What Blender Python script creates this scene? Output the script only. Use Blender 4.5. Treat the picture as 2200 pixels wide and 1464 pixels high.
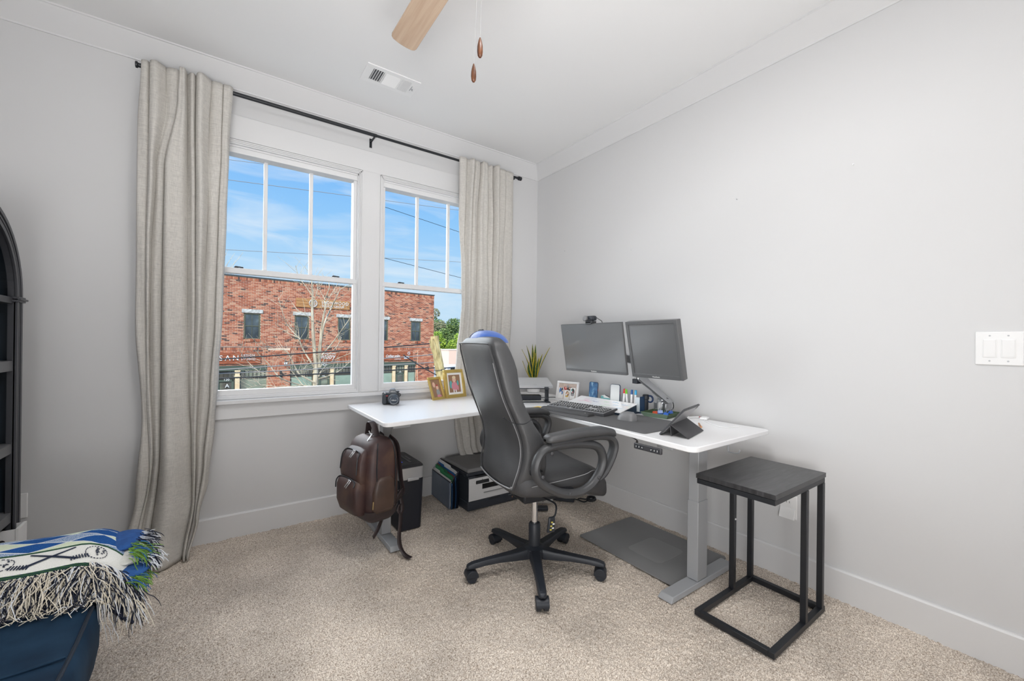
import bpy, math, random
import numpy as np
from mathutils import Vector, Matrix
random.seed(7); rng = np.random.default_rng(7)
PI = math.pi
SC = bpy.context.scene
COL = SC.collection
for o in list(bpy.data.objects): bpy.data.objects.remove(o)

# ------------------------------------------------------------------ camera
CAM = Vector((-2.4056, -3.0095, 1.19))
def make_camera():
    yaw, pitch, roll = 0.6165, 0.001, 0.0116
    s, c = math.sin(yaw), math.cos(yaw)
    r0, d0, f0 = Vector((c, -s, 0)), Vector((0, 0, -1)), Vector((s, c, 0))
    y1 = d0*math.cos(pitch) + f0*math.sin(pitch); z1 = f0*math.cos(pitch) - d0*math.sin(pitch)
    xr = r0*math.cos(roll) - y1*math.sin(roll); yr = r0*math.sin(roll) + y1*math.cos(roll)
    cd = bpy.data.cameras.new('camera'); cd.sensor_width = 36; cd.lens = 887.54/2200*36
    cd.shift_y = 5.17/2200; cd.clip_start = .02; cd.clip_end = 500
    o = bpy.data.objects.new('camera', cd); COL.objects.link(o)
    M = Matrix((xr, -yr, -z1)).transposed().to_4x4(); M.translation = CAM
    o.matrix_world = M; SC.camera = o
make_camera()
SC.view_settings.view_transform = 'Standard'; SC.view_settings.look = 'None'
SC.view_settings.exposure = 0.0; SC.view_settings.gamma = 1.0
SC.view_settings.use_curve_mapping = False
SC.cycles.max_bounces = 10; SC.cycles.diffuse_bounces = 6; SC.cycles.transparent_max_bounces = 12
SC.cycles.use_adaptive_sampling = True
try:
    SC.cycles.use_denoising = True; SC.cycles.sample_clamp_indirect = 6
except Exception: pass

# ------------------------------------------------------------------ sky, sun, lights
def world():
    w = bpy.data.worlds.new('sky'); SC.world = w; w.use_nodes = True
    nt = w.node_tree; N = nt.nodes; L = nt.links; N.clear()
    tc = N.new('ShaderNodeTexCoord'); sp = N.new('ShaderNodeSeparateXYZ'); L.new(tc.outputs['Generated'], sp.inputs[0])
    rp = N.new('ShaderNodeValToRGB'); L.new(sp.outputs['Z'], rp.inputs[0])
    e = rp.color_ramp.elements
    e[0].position = 0.0; e[0].color = (.62, .80, .96, 1)
    e[1].position = .14; e[1].color = (.50, .74, .99, 1)
    for p, c in ((.27, (.31, .61, 1.0, 1)), (.42, (.17, .46, .98, 1)), (1.0, (.10, .33, .85, 1))):
        q = e.new(p); q.color = c
    mp = N.new('ShaderNodeMapping'); mp.inputs['Scale'].default_value = (1.4, 3.2, 9.0); mp.inputs['Rotation'].default_value = (.2, .25, .4)
    L.new(tc.outputs['Generated'], mp.inputs[0])
    nz = N.new('ShaderNodeTexNoise'); nz.inputs['Scale'].default_value = 2.2; nz.inputs['Detail'].default_value = 8; nz.inputs['Roughness'].default_value = .55
    nz.inputs['Distortion'].default_value = .6
    L.new(mp.outputs[0], nz.inputs['Vector'])
    cr = N.new('ShaderNodeValToRGB'); cr.color_ramp.elements[0].position = .47; cr.color_ramp.elements[1].position = .78
    cr.color_ramp.elements[1].color = (.8, .8, .8, 1); L.new(nz.outputs['Fac'], cr.inputs[0])
    mx = N.new('ShaderNodeMixRGB'); L.new(cr.outputs[0], mx.inputs[0]); L.new(rp.outputs[0], mx.inputs[1]); mx.inputs[2].default_value = (.86, .92, 1, 1)
    bg = N.new('ShaderNodeBackground'); L.new(mx.outputs[0], bg.inputs[0]); bg.inputs[1].default_value = 1.0
    out = N.new('ShaderNodeOutputWorld'); L.new(bg.outputs[0], out.inputs[0])
world()
def sun(name, direction, strength, angle, color=(1, 1, 1)):
    d = bpy.data.lights.new(name, 'SUN'); d.energy = strength; d.angle = angle; d.color = color
    o = bpy.data.objects.new(name, d); COL.objects.link(o)
    o.rotation_euler = Vector(direction).to_track_quat('-Z', 'Y').to_euler()
def area(name, loc, target, sx, sy, power, color=(1, 1, 1), spread=PI):
    d = bpy.data.lights.new(name, 'AREA'); d.shape = 'RECTANGLE'; d.size = sx; d.size_y = sy; d.energy = power; d.color = color; d.spread = spread
    o = bpy.data.objects.new(name, d); COL.objects.link(o); o.location = loc
    o.rotation_euler = (Vector(target) - Vector(loc)).to_track_quat('-Z', 'Y').to_euler()
sun('sun', (.42, .72, -.62), 4.2, .02, (1, .96, .9))
sun('bright_sky_light', (.30, -.78, -.42), 6.8, 1.2, (.98, .99, 1))
area('ceiling_fill', (-1.75, -2.25, 2.79), (-1.72, -2.1, 0), .6, .6, 33)  # unseen fill lamp, added to even out wall and carpet brightness
area('fill_left', (-3.2, -3.6, 1.0), (-.2, -1.9, .5), .8, .6, 4, spread=1.2)  # out-of-view fill added to lift the base of the right wall
area('bounce_fill_left', (-3.0, -3.9, .8), (-1.0, -.8, 3.2), 1.0, 1.0, 23, spread=1.9)  # invented lamp aimed at ceiling and back corner, standing in for bounced light
area('bounce_fill_up', (-2.0, -3.4, .5), (-1.6, -1.9, 2.8), 1.0, .8, 7, spread=1.5)  # extra upward lamp added to brighten the ceiling, no fixture there
area('bounce_fill_rear', (-2.3, -5.6, .5), (-2.3, -5.5, 2.8), 2.0, 1.2, 42)  # added lamp at the unseen rear, thrown upward as soft general fill

# ------------------------------------------------------------------ helpers
def new_mat(name):
    m = bpy.data.materials.new(name); m.use_nodes = True
    return m, m.node_tree.nodes, m.node_tree.links, m.node_tree.nodes['Principled BSDF']
def mat(name, col, rough=.5, metal=0., noise=None, bump=None, spec=.5, coat=0., stretch=None, trans=0., emit=None, sheen=0.):
    """noise=(scale, amount) varies the colour; bump=(scale, strength) adds fine relief."""
    m, N, L, P = new_mat(name)
    P.inputs['Base Color'].default_value = (*col, 1); P.inputs['Roughness'].default_value = rough
    P.inputs['Metallic'].default_value = metal; P.inputs['Specular IOR Level'].default_value = spec
    P.inputs['Coat Weight'].default_value = coat
    if sheen: P.inputs['Sheen Weight'].default_value = sheen
    if trans: P.inputs['Transmission Weight'].default_value = trans
    if emit:
        P.inputs['Emission Color'].default_value = (*emit[:3], 1); P.inputs['Emission Strength'].default_value = emit[3]
    tc = N.new('ShaderNodeTexCoord'); mp = N.new('ShaderNodeMapping'); L.new(tc.outputs['Object'], mp.inputs[0])
    if stretch: mp.inputs['Scale'].default_value = stretch
    if noise:
        n = N.new('ShaderNodeTexNoise'); n.inputs['Scale'].default_value = noise[0]; n.inputs['Detail'].default_value = 5
        L.new(mp.outputs[0], n.inputs['Vector'])
        r = N.new('ShaderNodeMapRange'); r.inputs[1].default_value = .25; r.inputs[2].default_value = .75
        r.inputs[3].default_value = 1-noise[1]; r.inputs[4].default_value = 1+noise[1]; L.new(n.outputs['Fac'], r.inputs[0])
        v = N.new('ShaderNodeVectorMath'); v.operation = 'SCALE'; v.inputs[0].default_value = col
        L.new(r.outputs[0], v.inputs['Scale']); L.new(v.outputs[0], P.inputs['Base Color'])
    if bump:
        n = N.new('ShaderNodeTexNoise'); n.inputs['Scale'].default_value = bump[0]; n.inputs['Detail'].default_value = 4
        L.new(mp.outputs[0], n.inputs['Vector'])
        b = N.new('ShaderNodeBump'); b.inputs['Strength'].default_value = bump[1]; b.inputs['Distance'].default_value = .004
        L.new(n.outputs['Fac'], b.inputs['Height']); L.new(b.outputs[0], P.inputs['Normal'])
    return m
def noise_ramp_mat(name, stops, scale, stretch=(1, 1, 1), rough=.5, detail=6, bump=0., coat=0., dist=.0, coord='Object'):
    m, N, L, P = new_mat(name)
    tc = N.new('ShaderNodeTexCoord'); mp = N.new('ShaderNodeMapping'); L.new(tc.outputs[coord], mp.inputs[0]); mp.inputs['Scale'].default_value = stretch
    n = N.new('ShaderNodeTexNoise'); n.inputs['Scale'].default_value = scale; n.inputs['Detail'].default_value = detail; n.inputs['Distortion'].default_value = dist
    L.new(mp.outputs[0], n.inputs['Vector'])
    r = N.new('ShaderNodeValToRGB'); e = r.color_ramp.elements
    e[0].position, e[0].color = stops[0][0], (*stops[0][1], 1); e[1].position, e[1].color = stops[-1][0], (*stops[-1][1], 1)
    for p, c in stops[1:-1]:
        q = e.new(p); q.color = (*c, 1)
    L.new(n.outputs['Fac'], r.inputs[0]); L.new(r.outputs[0], P.inputs['Base Color'])
    P.inputs['Roughness'].default_value = rough; P.inputs['Coat Weight'].default_value = coat
    if bump:
        b = N.new('ShaderNodeBump'); b.inputs['Strength'].default_value = bump; b.inputs['Distance'].default_value = .003
        L.new(n.outputs['Fac'], b.inputs['Height']); L.new(b.outputs[0], P.inputs['Normal'])
    return m

class MB:
    """collects shapes; obj() links them as ONE mesh object"""
    def __init__(s): s.v = []; s.f = []; s.mi = []; s.cur = 0
    def add(s, vs, fs):
        b = len(s.v); s.v.extend([tuple(p) for p in vs]); s.f.extend([tuple(i+b for i in f) for f in fs]); s.mi.extend([s.cur]*len(fs)); return s
    def box(s, x0, x1, y0, y1, z0, z1):
        if x0 > x1: x0, x1 = x1, x0
        if y0 > y1: y0, y1 = y1, y0
        if z0 > z1: z0, z1 = z1, z0
        vs = [(x0, y0, z0), (x1, y0, z0), (x1, y1, z0), (x0, y1, z0), (x0, y0, z1), (x1, y0, z1), (x1, y1, z1), (x0, y1, z1)]
        return s.add(vs, [(0, 3, 2, 1), (4, 5, 6, 7), (0, 1, 5, 4), (1, 2, 6, 5), (2, 3, 7, 6), (3, 0, 4, 7)])
    def hexa(s, vs): return s.add(vs, [(0, 3, 2, 1), (4, 5, 6, 7), (0, 1, 5, 4), (1, 2, 6, 5), (2, 3, 7, 6), (3, 0, 4, 7)])
    def bar(s, a, b, w, h, up=(0, 0, 1)):
        """box beam from a to b, w wide sideways, h thick along up"""
        a, b, up = Vector(a), Vector(b), Vector(up); d = (b-a).normalized()
        sd = d.cross(up)
        if sd.length < 1e-6: sd = d.cross(Vector((1, 0, 0)))
        sd.normalize(); u = sd.cross(d).normalized(); sd *= w/2; u *= h/2
        return s.hexa([a-sd-u, b-sd-u, b+sd-u, a+sd-u, a-sd+u, b-sd+u, b+sd+u, a+sd+u])
    def cyl(s, p0, p1, r0, r1=None, n=16, caps=True):
        r1 = r0 if r1 is None else r1; return s.tube([p0, p1], [r0, r1], n, caps)
    def tube(s, pts, r, n=8, caps=True, closed=False, flat=1., up=None):
        pts = [Vector(p) for p in pts]; m = len(pts); rr = r if isinstance(r, (list, tuple)) else [r]*m
        rings = []; prev = None
        for i, p in enumerate(pts):
            if closed: d = pts[(i+1) % m]-pts[i-1]
            else: d = pts[min(i+1, m-1)]-pts[max(i-1, 0)]
            d.normalize()
            if up is not None: a = Vector(up)-d*d.dot(Vector(up)); a = a.normalized() if a.length > 1e-6 else d.orthogonal().normalized()
            elif prev is None: a = d.orthogonal().normalized()
            else:
                a = prev-d*d.dot(prev); a = a.normalized() if a.length > 1e-6 else d.orthogonal().normalized()
            prev = a; b = d.cross(a)
            rings.append([p+a*(math.cos(2*PI*k/n)*rr[i]*flat)+b*(math.sin(2*PI*k/n)*rr[i]) for k in range(n)])
        vs = [q for g in rings for q in g]; fs = []
        for i in range(m if closed else m-1):
            j = (i+1) % m
            for k in range(n): fs.append((i*n+k, i*n+(k+1) % n, j*n+(k+1) % n, j*n+k))
        if caps and not closed: fs.append(tuple(reversed(range(n)))); fs.append(tuple((m-1)*n+k for k in range(n)))
        return s.add(vs, fs)
    def lathe(s, prof, c=(0, 0, 0), n=24, caps=True):
        vs = []; fs = []
        for r, z in prof:
            for k in range(n): a = 2*PI*k/n; vs.append((c[0]+r*math.cos(a), c[1]+r*math.sin(a), c[2]+z))
        for i in range(len(prof)-1):
            for k in range(n): fs.append((i*n+k, i*n+(k+1) % n, (i+1)*n+(k+1) % n, (i+1)*n+k))
        if caps: fs.append(tuple(reversed(range(n)))); fs.append(tuple((len(prof)-1)*n+k for k in range(n)))
        return s.add(vs, fs)
    def prism(s, poly, z0, z1, M=None):
        n = len(poly); vs = [Vector((x, y, z0)) for x, y in poly]+[Vector((x, y, z1)) for x, y in poly]
        if M is not None: vs = [M @ v for v in vs]
        fs = [tuple(reversed(range(n))), tuple(range(n, 2*n))]+[(k, (k+1) % n, n+(k+1) % n, n+k) for k in range(n)]
        return s.add(vs, fs)
    def grid(s, P, closed_u=False):
        """P[i][j] rows of points"""
        nu, nv = len(P), len(P[0]); vs = [p for r in P for p in r]; fs = []
        for i in range(nu-1):
            for j in range(nv if closed_u else nv-1): fs.append((i*nv+j, i*nv+(j+1) % nv, (i+1)*nv+(j+1) % nv, (i+1)*nv+j))
        return s.add(vs, fs)
    def sph(s, c, r, n=12, m=8):
        rx, ry, rz = r if isinstance(r, (tuple, list)) else (r, r, r)
        P = [[(c[0]+rx*math.sin(PI*i/m)*math.cos(2*PI*k/n), c[1]+ry*math.sin(PI*i/m)*math.sin(2*PI*k/n), c[2]+rz*math.cos(PI*i/m)) for k in range(n)] for i in range(m, -1, -1)]
        return s.grid(P, True)
    def tf(s, M, start=0):
        for i in range(start, len(s.v)): s.v[i] = tuple(M @ Vector(s.v[i]))
        return s
    def obj(s, name, mats, parent=None, smooth=False, bevel=0., seg=2, label=None, kind=None, loc=None, rot=None, sharp=38, sub=0):
        me = bpy.data.meshes.new(name); me.from_pydata(s.v, [], s.f)
        if not isinstance(mats, (list, tuple)): mats = [mats]
        for m in mats: me.materials.append(m)
        me.polygons.foreach_set('material_index', s.mi)
        if smooth or bevel:
            me.polygons.foreach_set('use_smooth', [True]*len(me.polygons)); me.set_sharp_from_angle(angle=math.radians(sharp))
        me.update()
        return link(name, me, parent, bevel, seg, label, kind, loc, rot, sub)
def link(name, me, parent=None, bevel=0., seg=2, label=None, kind=None, loc=None, rot=None, sub=0):
    o = bpy.data.objects.new(name, me); COL.objects.link(o)
    if parent is not None: o.parent = parent
    if loc is not None: o.location = loc
    if rot is not None: o.rotation_euler = rot
    if bevel:
        b = o.modifiers.new('bevel', 'BEVEL'); b.width = bevel; b.segments = seg; b.limit_method = 'ANGLE'; b.angle_limit = math.radians(35); b.harden_normals = False
    if sub:
        b = o.modifiers.new('sub', 'SUBSURF'); b.levels = sub; b.render_levels = sub
    if label: o['label'] = label
    if kind: o['kind'] = kind
    return o
def thing(name, label, cat, loc=(0, 0, 0), rz=0., group=None, rot=None):
    o = bpy.data.objects.new(name, None); COL.objects.link(o); o.location = loc; o.empty_display_size = .05
    o.rotation_euler = rot if rot is not None else (0, 0, rz)
    o['label'] = label; o['category'] = cat
    if group: o['group'] = group
    return o
def tag(o, label, cat, group=None):
    o['label'] = label; o['category'] = cat
    if group: o['group'] = group
    return o
def copy_part(o, parent, loc=None, rot=None):
    c = o.copy(); COL.objects.link(c); c.parent = parent
    if loc is not None: c.location = loc
    if rot is not None: c.rotation_euler = rot
    return c
def text(name, s, size, m, parent, M, extrude=.002, shear=0., align='LEFT', space=1., scx=1., label=None):
    cu = bpy.data.curves.new(name, 'FONT'); cu.body = s; cu.size = size; cu.extrude = extrude; cu.shear = shear; cu.align_x = align; cu.space_character = space
    cu.offset = 0; cu.materials.append(m); cu.resolution_u = 3
    tmp = bpy.data.objects.new('tmp_text', cu); COL.objects.link(tmp)
    bpy.context.view_layer.update()
    me = bpy.data.meshes.new_from_object(tmp.evaluated_get(bpy.context.evaluated_depsgraph_get())); me.name = name
    bpy.data.objects.remove(tmp); bpy.data.curves.remove(cu)
    me.transform(M @ Matrix.Diagonal((scx, 1, 1, 1))); me.materials.clear(); me.materials.append(m)
    o = bpy.data.objects.new(name, me); COL.objects.link(o); o.parent = parent
    if label: o['label'] = label
    return o
def frame_M(origin, ex, ey):
    ex = Vector(ex).normalized(); ey = Vector(ey).normalized(); ez = ex.cross(ey)
    M = Matrix((ex, ey, ez)).transposed().to_4x4(); M.translation = Vector(origin); return M
def rrect(w, h, r, n=4, cx=0., cy=0.):
    pts = []
    for sx, sy, a0 in ((1, 1, 0), (-1, 1, 90), (-1, -1, 180), (1, -1, 270)):
        for k in range(n+1):
            a = math.radians(a0+90*k/n); pts.append((cx+sx*(w/2-r)+r*math.cos(a), cy+sy*(h/2-r)+r*math.sin(a)))
    return pts
def smoothpath(pts, n=6, closed=False):
    P = [Vector(p) for p in pts]; m = len(P); out = []
    rngi = range(m) if closed else range(m-1)
    for i in rngi:
        p0 = P[i-1] if (closed or i > 0) else P[0]; p1 = P[i]; p2 = P[(i+1) % m]; p3 = P[(i+2) % m] if (closed or i+2 < m) else P[-1]
        for k in range(n):
            t = k/n; out.append(.5*((2*p1)+(p2-p0)*t+(2*p0-5*p1+4*p2-p3)*t*t+(3*p1-p0-3*p2+p3)*t**3))
    if not closed: out.append(P[-1])
    return out

# ------------------------------------------------------------------ materials
M_wall = mat('wall_paint', (.64, .64, .645), .75, bump=(900, .06))
M_trim = mat('trim_paint', (.69, .69, .695), .45)
M_ceil = mat('ceiling_paint', (.80, .80, .80), .85, bump=(700, .05))
M_vinyl = mat('window_vinyl', (.74, .74, .745), .35)
M_black = mat('black_metal', (.012, .014, .018), .42)
M_navyblack = mat('dark_plastic', (.018, .022, .03), .45, bump=(1400, .06))
M_blackgloss = mat('black_gloss', (.01, .011, .013), .12)
M_white_pl = mat('white_plastic', (.82, .82, .82), .4)
M_chrome = mat('chrome', (.75, .76, .78), .16, 1.)
M_alu = mat('brushed_aluminium', (.55, .56, .58), .34, .9)
M_greymetal = mat('grey_powder_coat', (.36, .37, .385), .45, .1)
M_desk = mat('white_laminate', (.82, .82, .83), .26)
M_darkgrey = mat('dark_grey', (.05, .05, .055), .5)
M_grey = mat('mid_grey', (.22, .22, .225), .6)
M_paper = mat('paper_white', (.85, .85, .84), .7)
def glass_mat():
    m, N, L, P = new_mat('window_glass'); N.remove(P)
    t = N.new('ShaderNodeBsdfTransparent'); t.inputs[0].default_value = (.97, .985, .98, 1)
    g = N.new('ShaderNodeBsdfGlossy'); g.inputs['Roughness'].default_value = .0
    f = N.new('ShaderNodeFresnel'); f.inputs['IOR'].default_value = 1.025
    x = N.new('ShaderNodeMixShader'); L.new(f.outputs[0], x.inputs[0]); L.new(t.outputs[0], x.inputs[1]); L.new(g.outputs[0], x.inputs[2])
    L.new(x.outputs[0], N['Material Output'].inputs[0]); return m
M_glass = glass_mat()
# ------------------------------------------------------------------ room shell
HC = 2.805; XL = -3.42; YF = -6.6
W1 = (-2.48, -1.60); W2 = (-1.46, -.572); ZW = (.845, 2.385)
def struct(name, mb, m, **k):
    return mb.obj(name, m, kind='structure', **k)
b = MB(); T = .16
b.box(XL-.15, W1[0], 0, T, 0, HC); b.box(W1[1], W2[0], 0, T, 0, HC); b.box(W2[1], .15, 0, T, 0, HC)
for w in (W1, W2): b.box(w[0], w[1], 0, T, 0, ZW[0]); b.box(w[0], w[1], 0, T, ZW[1], HC)
struct('wall_back', b, M_wall)
struct('wall_right', MB().box(0, .15, YF, 0, 0, HC), M_wall)
struct('wall_left', MB().box(XL-.15, XL, YF, 0, 0, HC), M_wall)
struct('wall_front', MB().box(XL-.15, .15, YF-.15, YF, 0, HC), M_wall)
struct('ceiling', MB().box(XL-.15, .15, YF-.15, T, HC, HC+.15), M_ceil)
struct('floor', MB().box(XL-.15, .15, YF-.15, T, -.2, -.012), mat('subfloor', (.35, .29, .24), .9))
# crown and baseboards, mitred runs of one profile each
def run(name, prof, m, a, bb, inw, cut0=True, cut1=True):
    """profile (d from wall, z) swept from a to bb along a wall, d measured along inw; mitred at both ends"""
    a = Vector((*a, 0)); bb = Vector((*bb, 0)); d = (bb-a).normalized(); i = Vector((*inw, 0)); P = []
    for q, cut, sg in ((a, cut0, 1), (bb, cut1, -1)):
        P.append([q + i*dd + d*(sg*dd if cut else 0) + Vector((0, 0, z)) for dd, z in prof])
    mb = MB(); n = len(prof)
    mb.add(P[0]+P[1], [(k, (k+1) % n, n+(k+1) % n, n+k) for k in range(n)]+[tuple(reversed(range(n))), tuple(range(n, 2*n))])
    return struct(name, mb, m, smooth=False)
crown = [(0, 2.700), (.007, 2.700), (.009, 2.708), (.088, 2.789), (.094, 2.796), (.101, 2.798), (.102, 2.806), (0, 2.806)]
base = [(0, -.01), (.016, -.01), (.016, .134), (.010, .141), (0, .141)]
runs = [((XL, 0), (0, 0), (0, -1), 'back'), ((0, 0), (0, YF), (-1, 0), 'right'), ((0, YF), (XL, YF), (0, 1), 'front'), ((XL, YF), (XL, 0), (1, 0), 'left')]
for k, (p, q, i, s) in enumerate(runs):
    run('trim_%d' % (k+1), crown, M_trim, p, q, i); run('baseboard_'+s, base, M_trim, p, q, i)
# window surround: head board, mullion board, side boards, stool and apron (outer frame of the pair of windows)
XA, XB = -2.60, -.46
Yc = -.018
struct('trim_5', MB().box(XA, XB, Yc, 0, 2.40, 2.545), M_trim, bevel=.002)
struct('trim_6', MB().box(W1[1]-.0, W2[0]+.0, Yc, 0, .845, 2.40), M_trim)
struct('trim_7', MB().box(XA, W1[0], Yc, 0, .845, 2.40), M_trim)
struct('trim_8', MB().box(W2[1], XB, Yc, 0, .845, 2.40), M_trim)
struct('trim_9', MB().box(XA-.03, XB+.03, -.052, 0, .806, .832).box(XA-.03, XB+.03, -.022, 0, .832, .848), M_trim, bevel=.005, seg=3)
struct('trim_10', MB().box(XA, XB, -.02, 0, .716, .806), M_trim, bevel=.002)
def window(n, x0, x1, locks):
    o = bpy.data.objects.new('window_%d' % n, None); COL.objects.link(o); o['kind'] = 'structure'
    z0, z1 = ZW
    # stepped moulding and jamb lining around the opening
    b = MB()
    for k, (y0) in enumerate((-.030, -.0255, -.021)):
        a0, a1 = .008*(k+1)-.008, .008*k-.008
        b.box(x0+a1, x0+a0, y0, .03, z0-.028, z1-a1); b.box(x1-a0, x1-a1, y0, .03, z0-.028, z1-a1); b.box(x0+a1, x1-a1, y0, .03, z1-a0, z1-a1)
    b.box(x0, x1, -.030, .03, z0-.028, z0-.016)
    b.obj('stepped_moulding', M_trim, o, bevel=.0012)
    b = MB().box(x0+.012, x0+.022, -.004, .13, z0-.02, z1-.01).box(x1-.022, x1-.012, -.004, .13, z0-.02, z1-.01).box(x0+.012, x1-.012, -.004, .13, z1-.026, z1-.012).box(x0+.012, x1-.012, -.010, .13, z0-.02, z0+.012)
    b.obj('jamb_lining', M_vinyl, o, bevel=.001)
    X0, X1 = x0+.014, x1-.014; zm = 1.612
    # lower sash (inner)
    s = MB(); s.box(X0, X0+.028, .008, .05, z0+.02, zm); s.box(X1-.028, X1, .008, .05, z0+.02, zm); s.box(X0, X1, .0068, .0505, z0+.008, .887); s.box(X0, X1, .004, .05, 1.596, 1.626)
    s1 = s.obj('lower_sash', M_vinyl, o, bevel=.002)
    MB().box(X0+.02, X1-.02, .034, .038, .87, 1.605).obj('pane', M_glass, s1)
    s = MB(); s.box(X0, X0+.028, .020, .085, zm, z1-.014); s.box(X1-.028, X1, .020, .085, zm, z1-.014); s.box(X0, X1, .0058, .0855, 2.326, z1-.014); s.box(X0, X1, .0192, .0855, 1.60, 1.632)
    s2 = s.obj('upper_sash', M_vinyl, o, bevel=.002)
    MB().box(X0+.02, X1-.02, .069, .073, 1.62, 2.335).obj('pane', M_glass, s2)
    w = (X1-X0-.056)/3
    mu = None
    for k in (1, 2):
        cx = X0+.028+w*k
        if mu is None: mu = MB().box(-.011, .011, .060, .0815, 1.63, 2.33).obj('muntin', M_vinyl, s2, bevel=.002, loc=(cx, 0, 0))
        else: copy_part(mu, s2, (cx, 0, 0))
    lk = None
    for cx in locks:
        if lk is None:
            l = MB(); l.box(-.028, .028, .022, .050, 1.626, 1.632); l.cyl((0, .036, 1.632), (0, .036, 1.642), .013, .011, 12); l.bar((-.005, .036, 1.641), (.036, .028, 1.637), .014, .007)
            lk = l.obj('sash_lock', M_navyblack, o, bevel=.002, loc=(cx, 0, 0))
        else: copy_part(lk, o, (cx, 0, 0))
window(1, *W1, (-2.325, -1.765)); window(2, *W2, (-1.30, -.74))

# carpet: real pile relief near the camera
def carpet_mat():
    m, N, L, P = new_mat('carpet_pile')
    tc = N.new('ShaderNodeTexCoord')
    def noise(s, d=3): 
        n = N.new('ShaderNodeTexNoise'); n.inputs['Scale'].default_value = s; n.inputs['Detail'].default_value = d; L.new(tc.outputs['Object'], n.inputs['Vector']); return n
    n1, n2 = noise(230, 3), noise(2.6, 5)
    r = N.new('ShaderNodeValToRGB'); e = r.color_ramp.elements
    e[0].position, e[0].color = .33, (.26, .20, .15, 1); e[1].position, e[1].color = .66, (.88, .80, .71, 1); q = e.new(.5); q.color = (.60, .52, .44, 1)
    L.new(n1.outputs['Fac'], r.inputs[0])
    mr = N.new('ShaderNodeMapRange'); mr.inputs[1].default_value = .35; mr.inputs[2].default_value = .65; mr.inputs[3].default_value = .84; mr.inputs[4].default_value = 1.14
    L.new(n2.outputs['Fac'], mr.inputs[0])
    v = N.new('ShaderNodeVectorMath'); v.operation = 'SCALE'; L.new(r.outputs[0], v.inputs[0]); L.new(mr.outputs[0], v.inputs['Scale']); L.new(v.outputs[0], P.inputs['Base Color'])
    P.inputs['Roughness'].default_value = .95; P.inputs['Specular IOR Level'].default_value = .1; P.inputs['Sheen Weight'].default_value = .25
    return m
def carpet():
    h = .0052; xs = np.arange(XL, 0.0001, h); ys = np.arange(-3.3, 0.0001, h); nx, ny = len(xs), len(ys)
    z = rng.random((nx, ny)); 
    k = (z+np.roll(z, 1, 0)+np.roll(z, 1, 1)+np.roll(z, (1, 1), (0, 1)))/4
    z = (.55*z+.45*k-.5)*.011
    lo = rng.random((nx//14+3, ny//14+3)); I = np.arange(nx)/14; J = np.arange(ny)/14
    i0, j0 = I.astype(int), J.astype(int); fi, fj = (I-i0)[:, None], (J-j0)[None]
    fi = fi*fi*(3-2*fi); fj = fj*fj*(3-2*fj)
    big = lo[i0][:, j0]*(1-fi)*(1-fj)+lo[i0+1][:, j0]*fi*(1-fj)+lo[i0][:, j0+1]*(1-fi)*fj+lo[i0+1][:, j0+1]*fi*fj
    z += (big-.5)*.006-.003
    X = xs[:, None]+(rng.random((nx, ny))-.5)*h*.7; Y = ys[None]+(rng.random((nx, ny))-.5)*h*.7
    V = np.stack([X, Y, z], -1).reshape(-1, 3).astype(np.float32)
    a = (np.arange(nx-1)[:, None]*ny+np.arange(ny-1)[None]).ravel(); F = np.stack([a, a+ny, a+ny+1, a+1], -1)
    me = bpy.data.meshes.new('carpet'); me.vertices.add(len(V)); me.vertices.foreach_set('co', V.ravel())
    me.loops.add(F.size); me.loops.foreach_set('vertex_index', F.ravel().astype(np.int32)); me.polygons.add(len(F))
    me.polygons.foreach_set('loop_start', np.arange(0, F.size, 4, dtype=np.int32)); me.polygons.foreach_set('loop_total', np.full(len(F), 4, dtype=np.int32))
    me.update(calc_edges=True); me.materials.append(carpet_mat()); me.polygons.foreach_set('use_smooth', [True]*len(F))
    o = link('carpet', me, kind='stuff'); tag(o, 'beige brown cut pile carpet covering the whole floor', 'carpet')
carpet()

# nail holes on the right wall
for k, (y, z, l) in enumerate(((-2.354, 2.042, 'small nail highest on the right wall, nearest the light switch'), (-1.824, 2.026, 'small nail on the right wall, level above the second monitor'),
                            (-.384, 1.984, 'small nail on the right wall nearest the room corner'), (-1.085, 1.868, 'small nail on the right wall above the webcam'))):
    b = MB().cyl((0, 0, 0), (-.008, 0, .001), .0012, .0012, 6).cyl((-.008, 0, .001), (-.0095, 0, .001), .003, .003, 8)
    tag(b.obj('nail', M_alu, loc=(0, y, z)), l, 'nail', 'nails in the right wall')
# switch plate
t = thing('light_switch', 'white two rocker light switch plate on the right wall', 'light switch', (0, -2.80, 1.192), 0)
MB().box(-.006, 0, -.06, .06, -.0635, .0635).obj('cover_plate', M_white_pl, t, bevel=.003, seg=3)
for k, y in enumerate((.023, -.023)):
    r = MB().box(-.0075, -.005, -.018, .018, -.035, .035).obj('rocker_surround', M_white_pl, t, bevel=.001, loc=(0, y, 0))
    MB().hexa([(-.008, -.0155, -.032), (-.004, -.0155, -.032), (-.004, .0155, -.032), (-.008, .0155, -.032), (-.0115, -.0155, .032), (-.004, -.0155, .032), (-.004, .0155, .032), (-.0115, .0155, .032)]).obj('rocker', M_white_pl, r, bevel=.001)
    for z in (.048, -.048): MB().cyl((-.0055, y, z), (-.0068, y, z), .003, .003, 10).box(-.0072, -.0066, y-.0005, y+.0005, z-.0025, z+.0025).obj('screw', M_alu, t)
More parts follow.
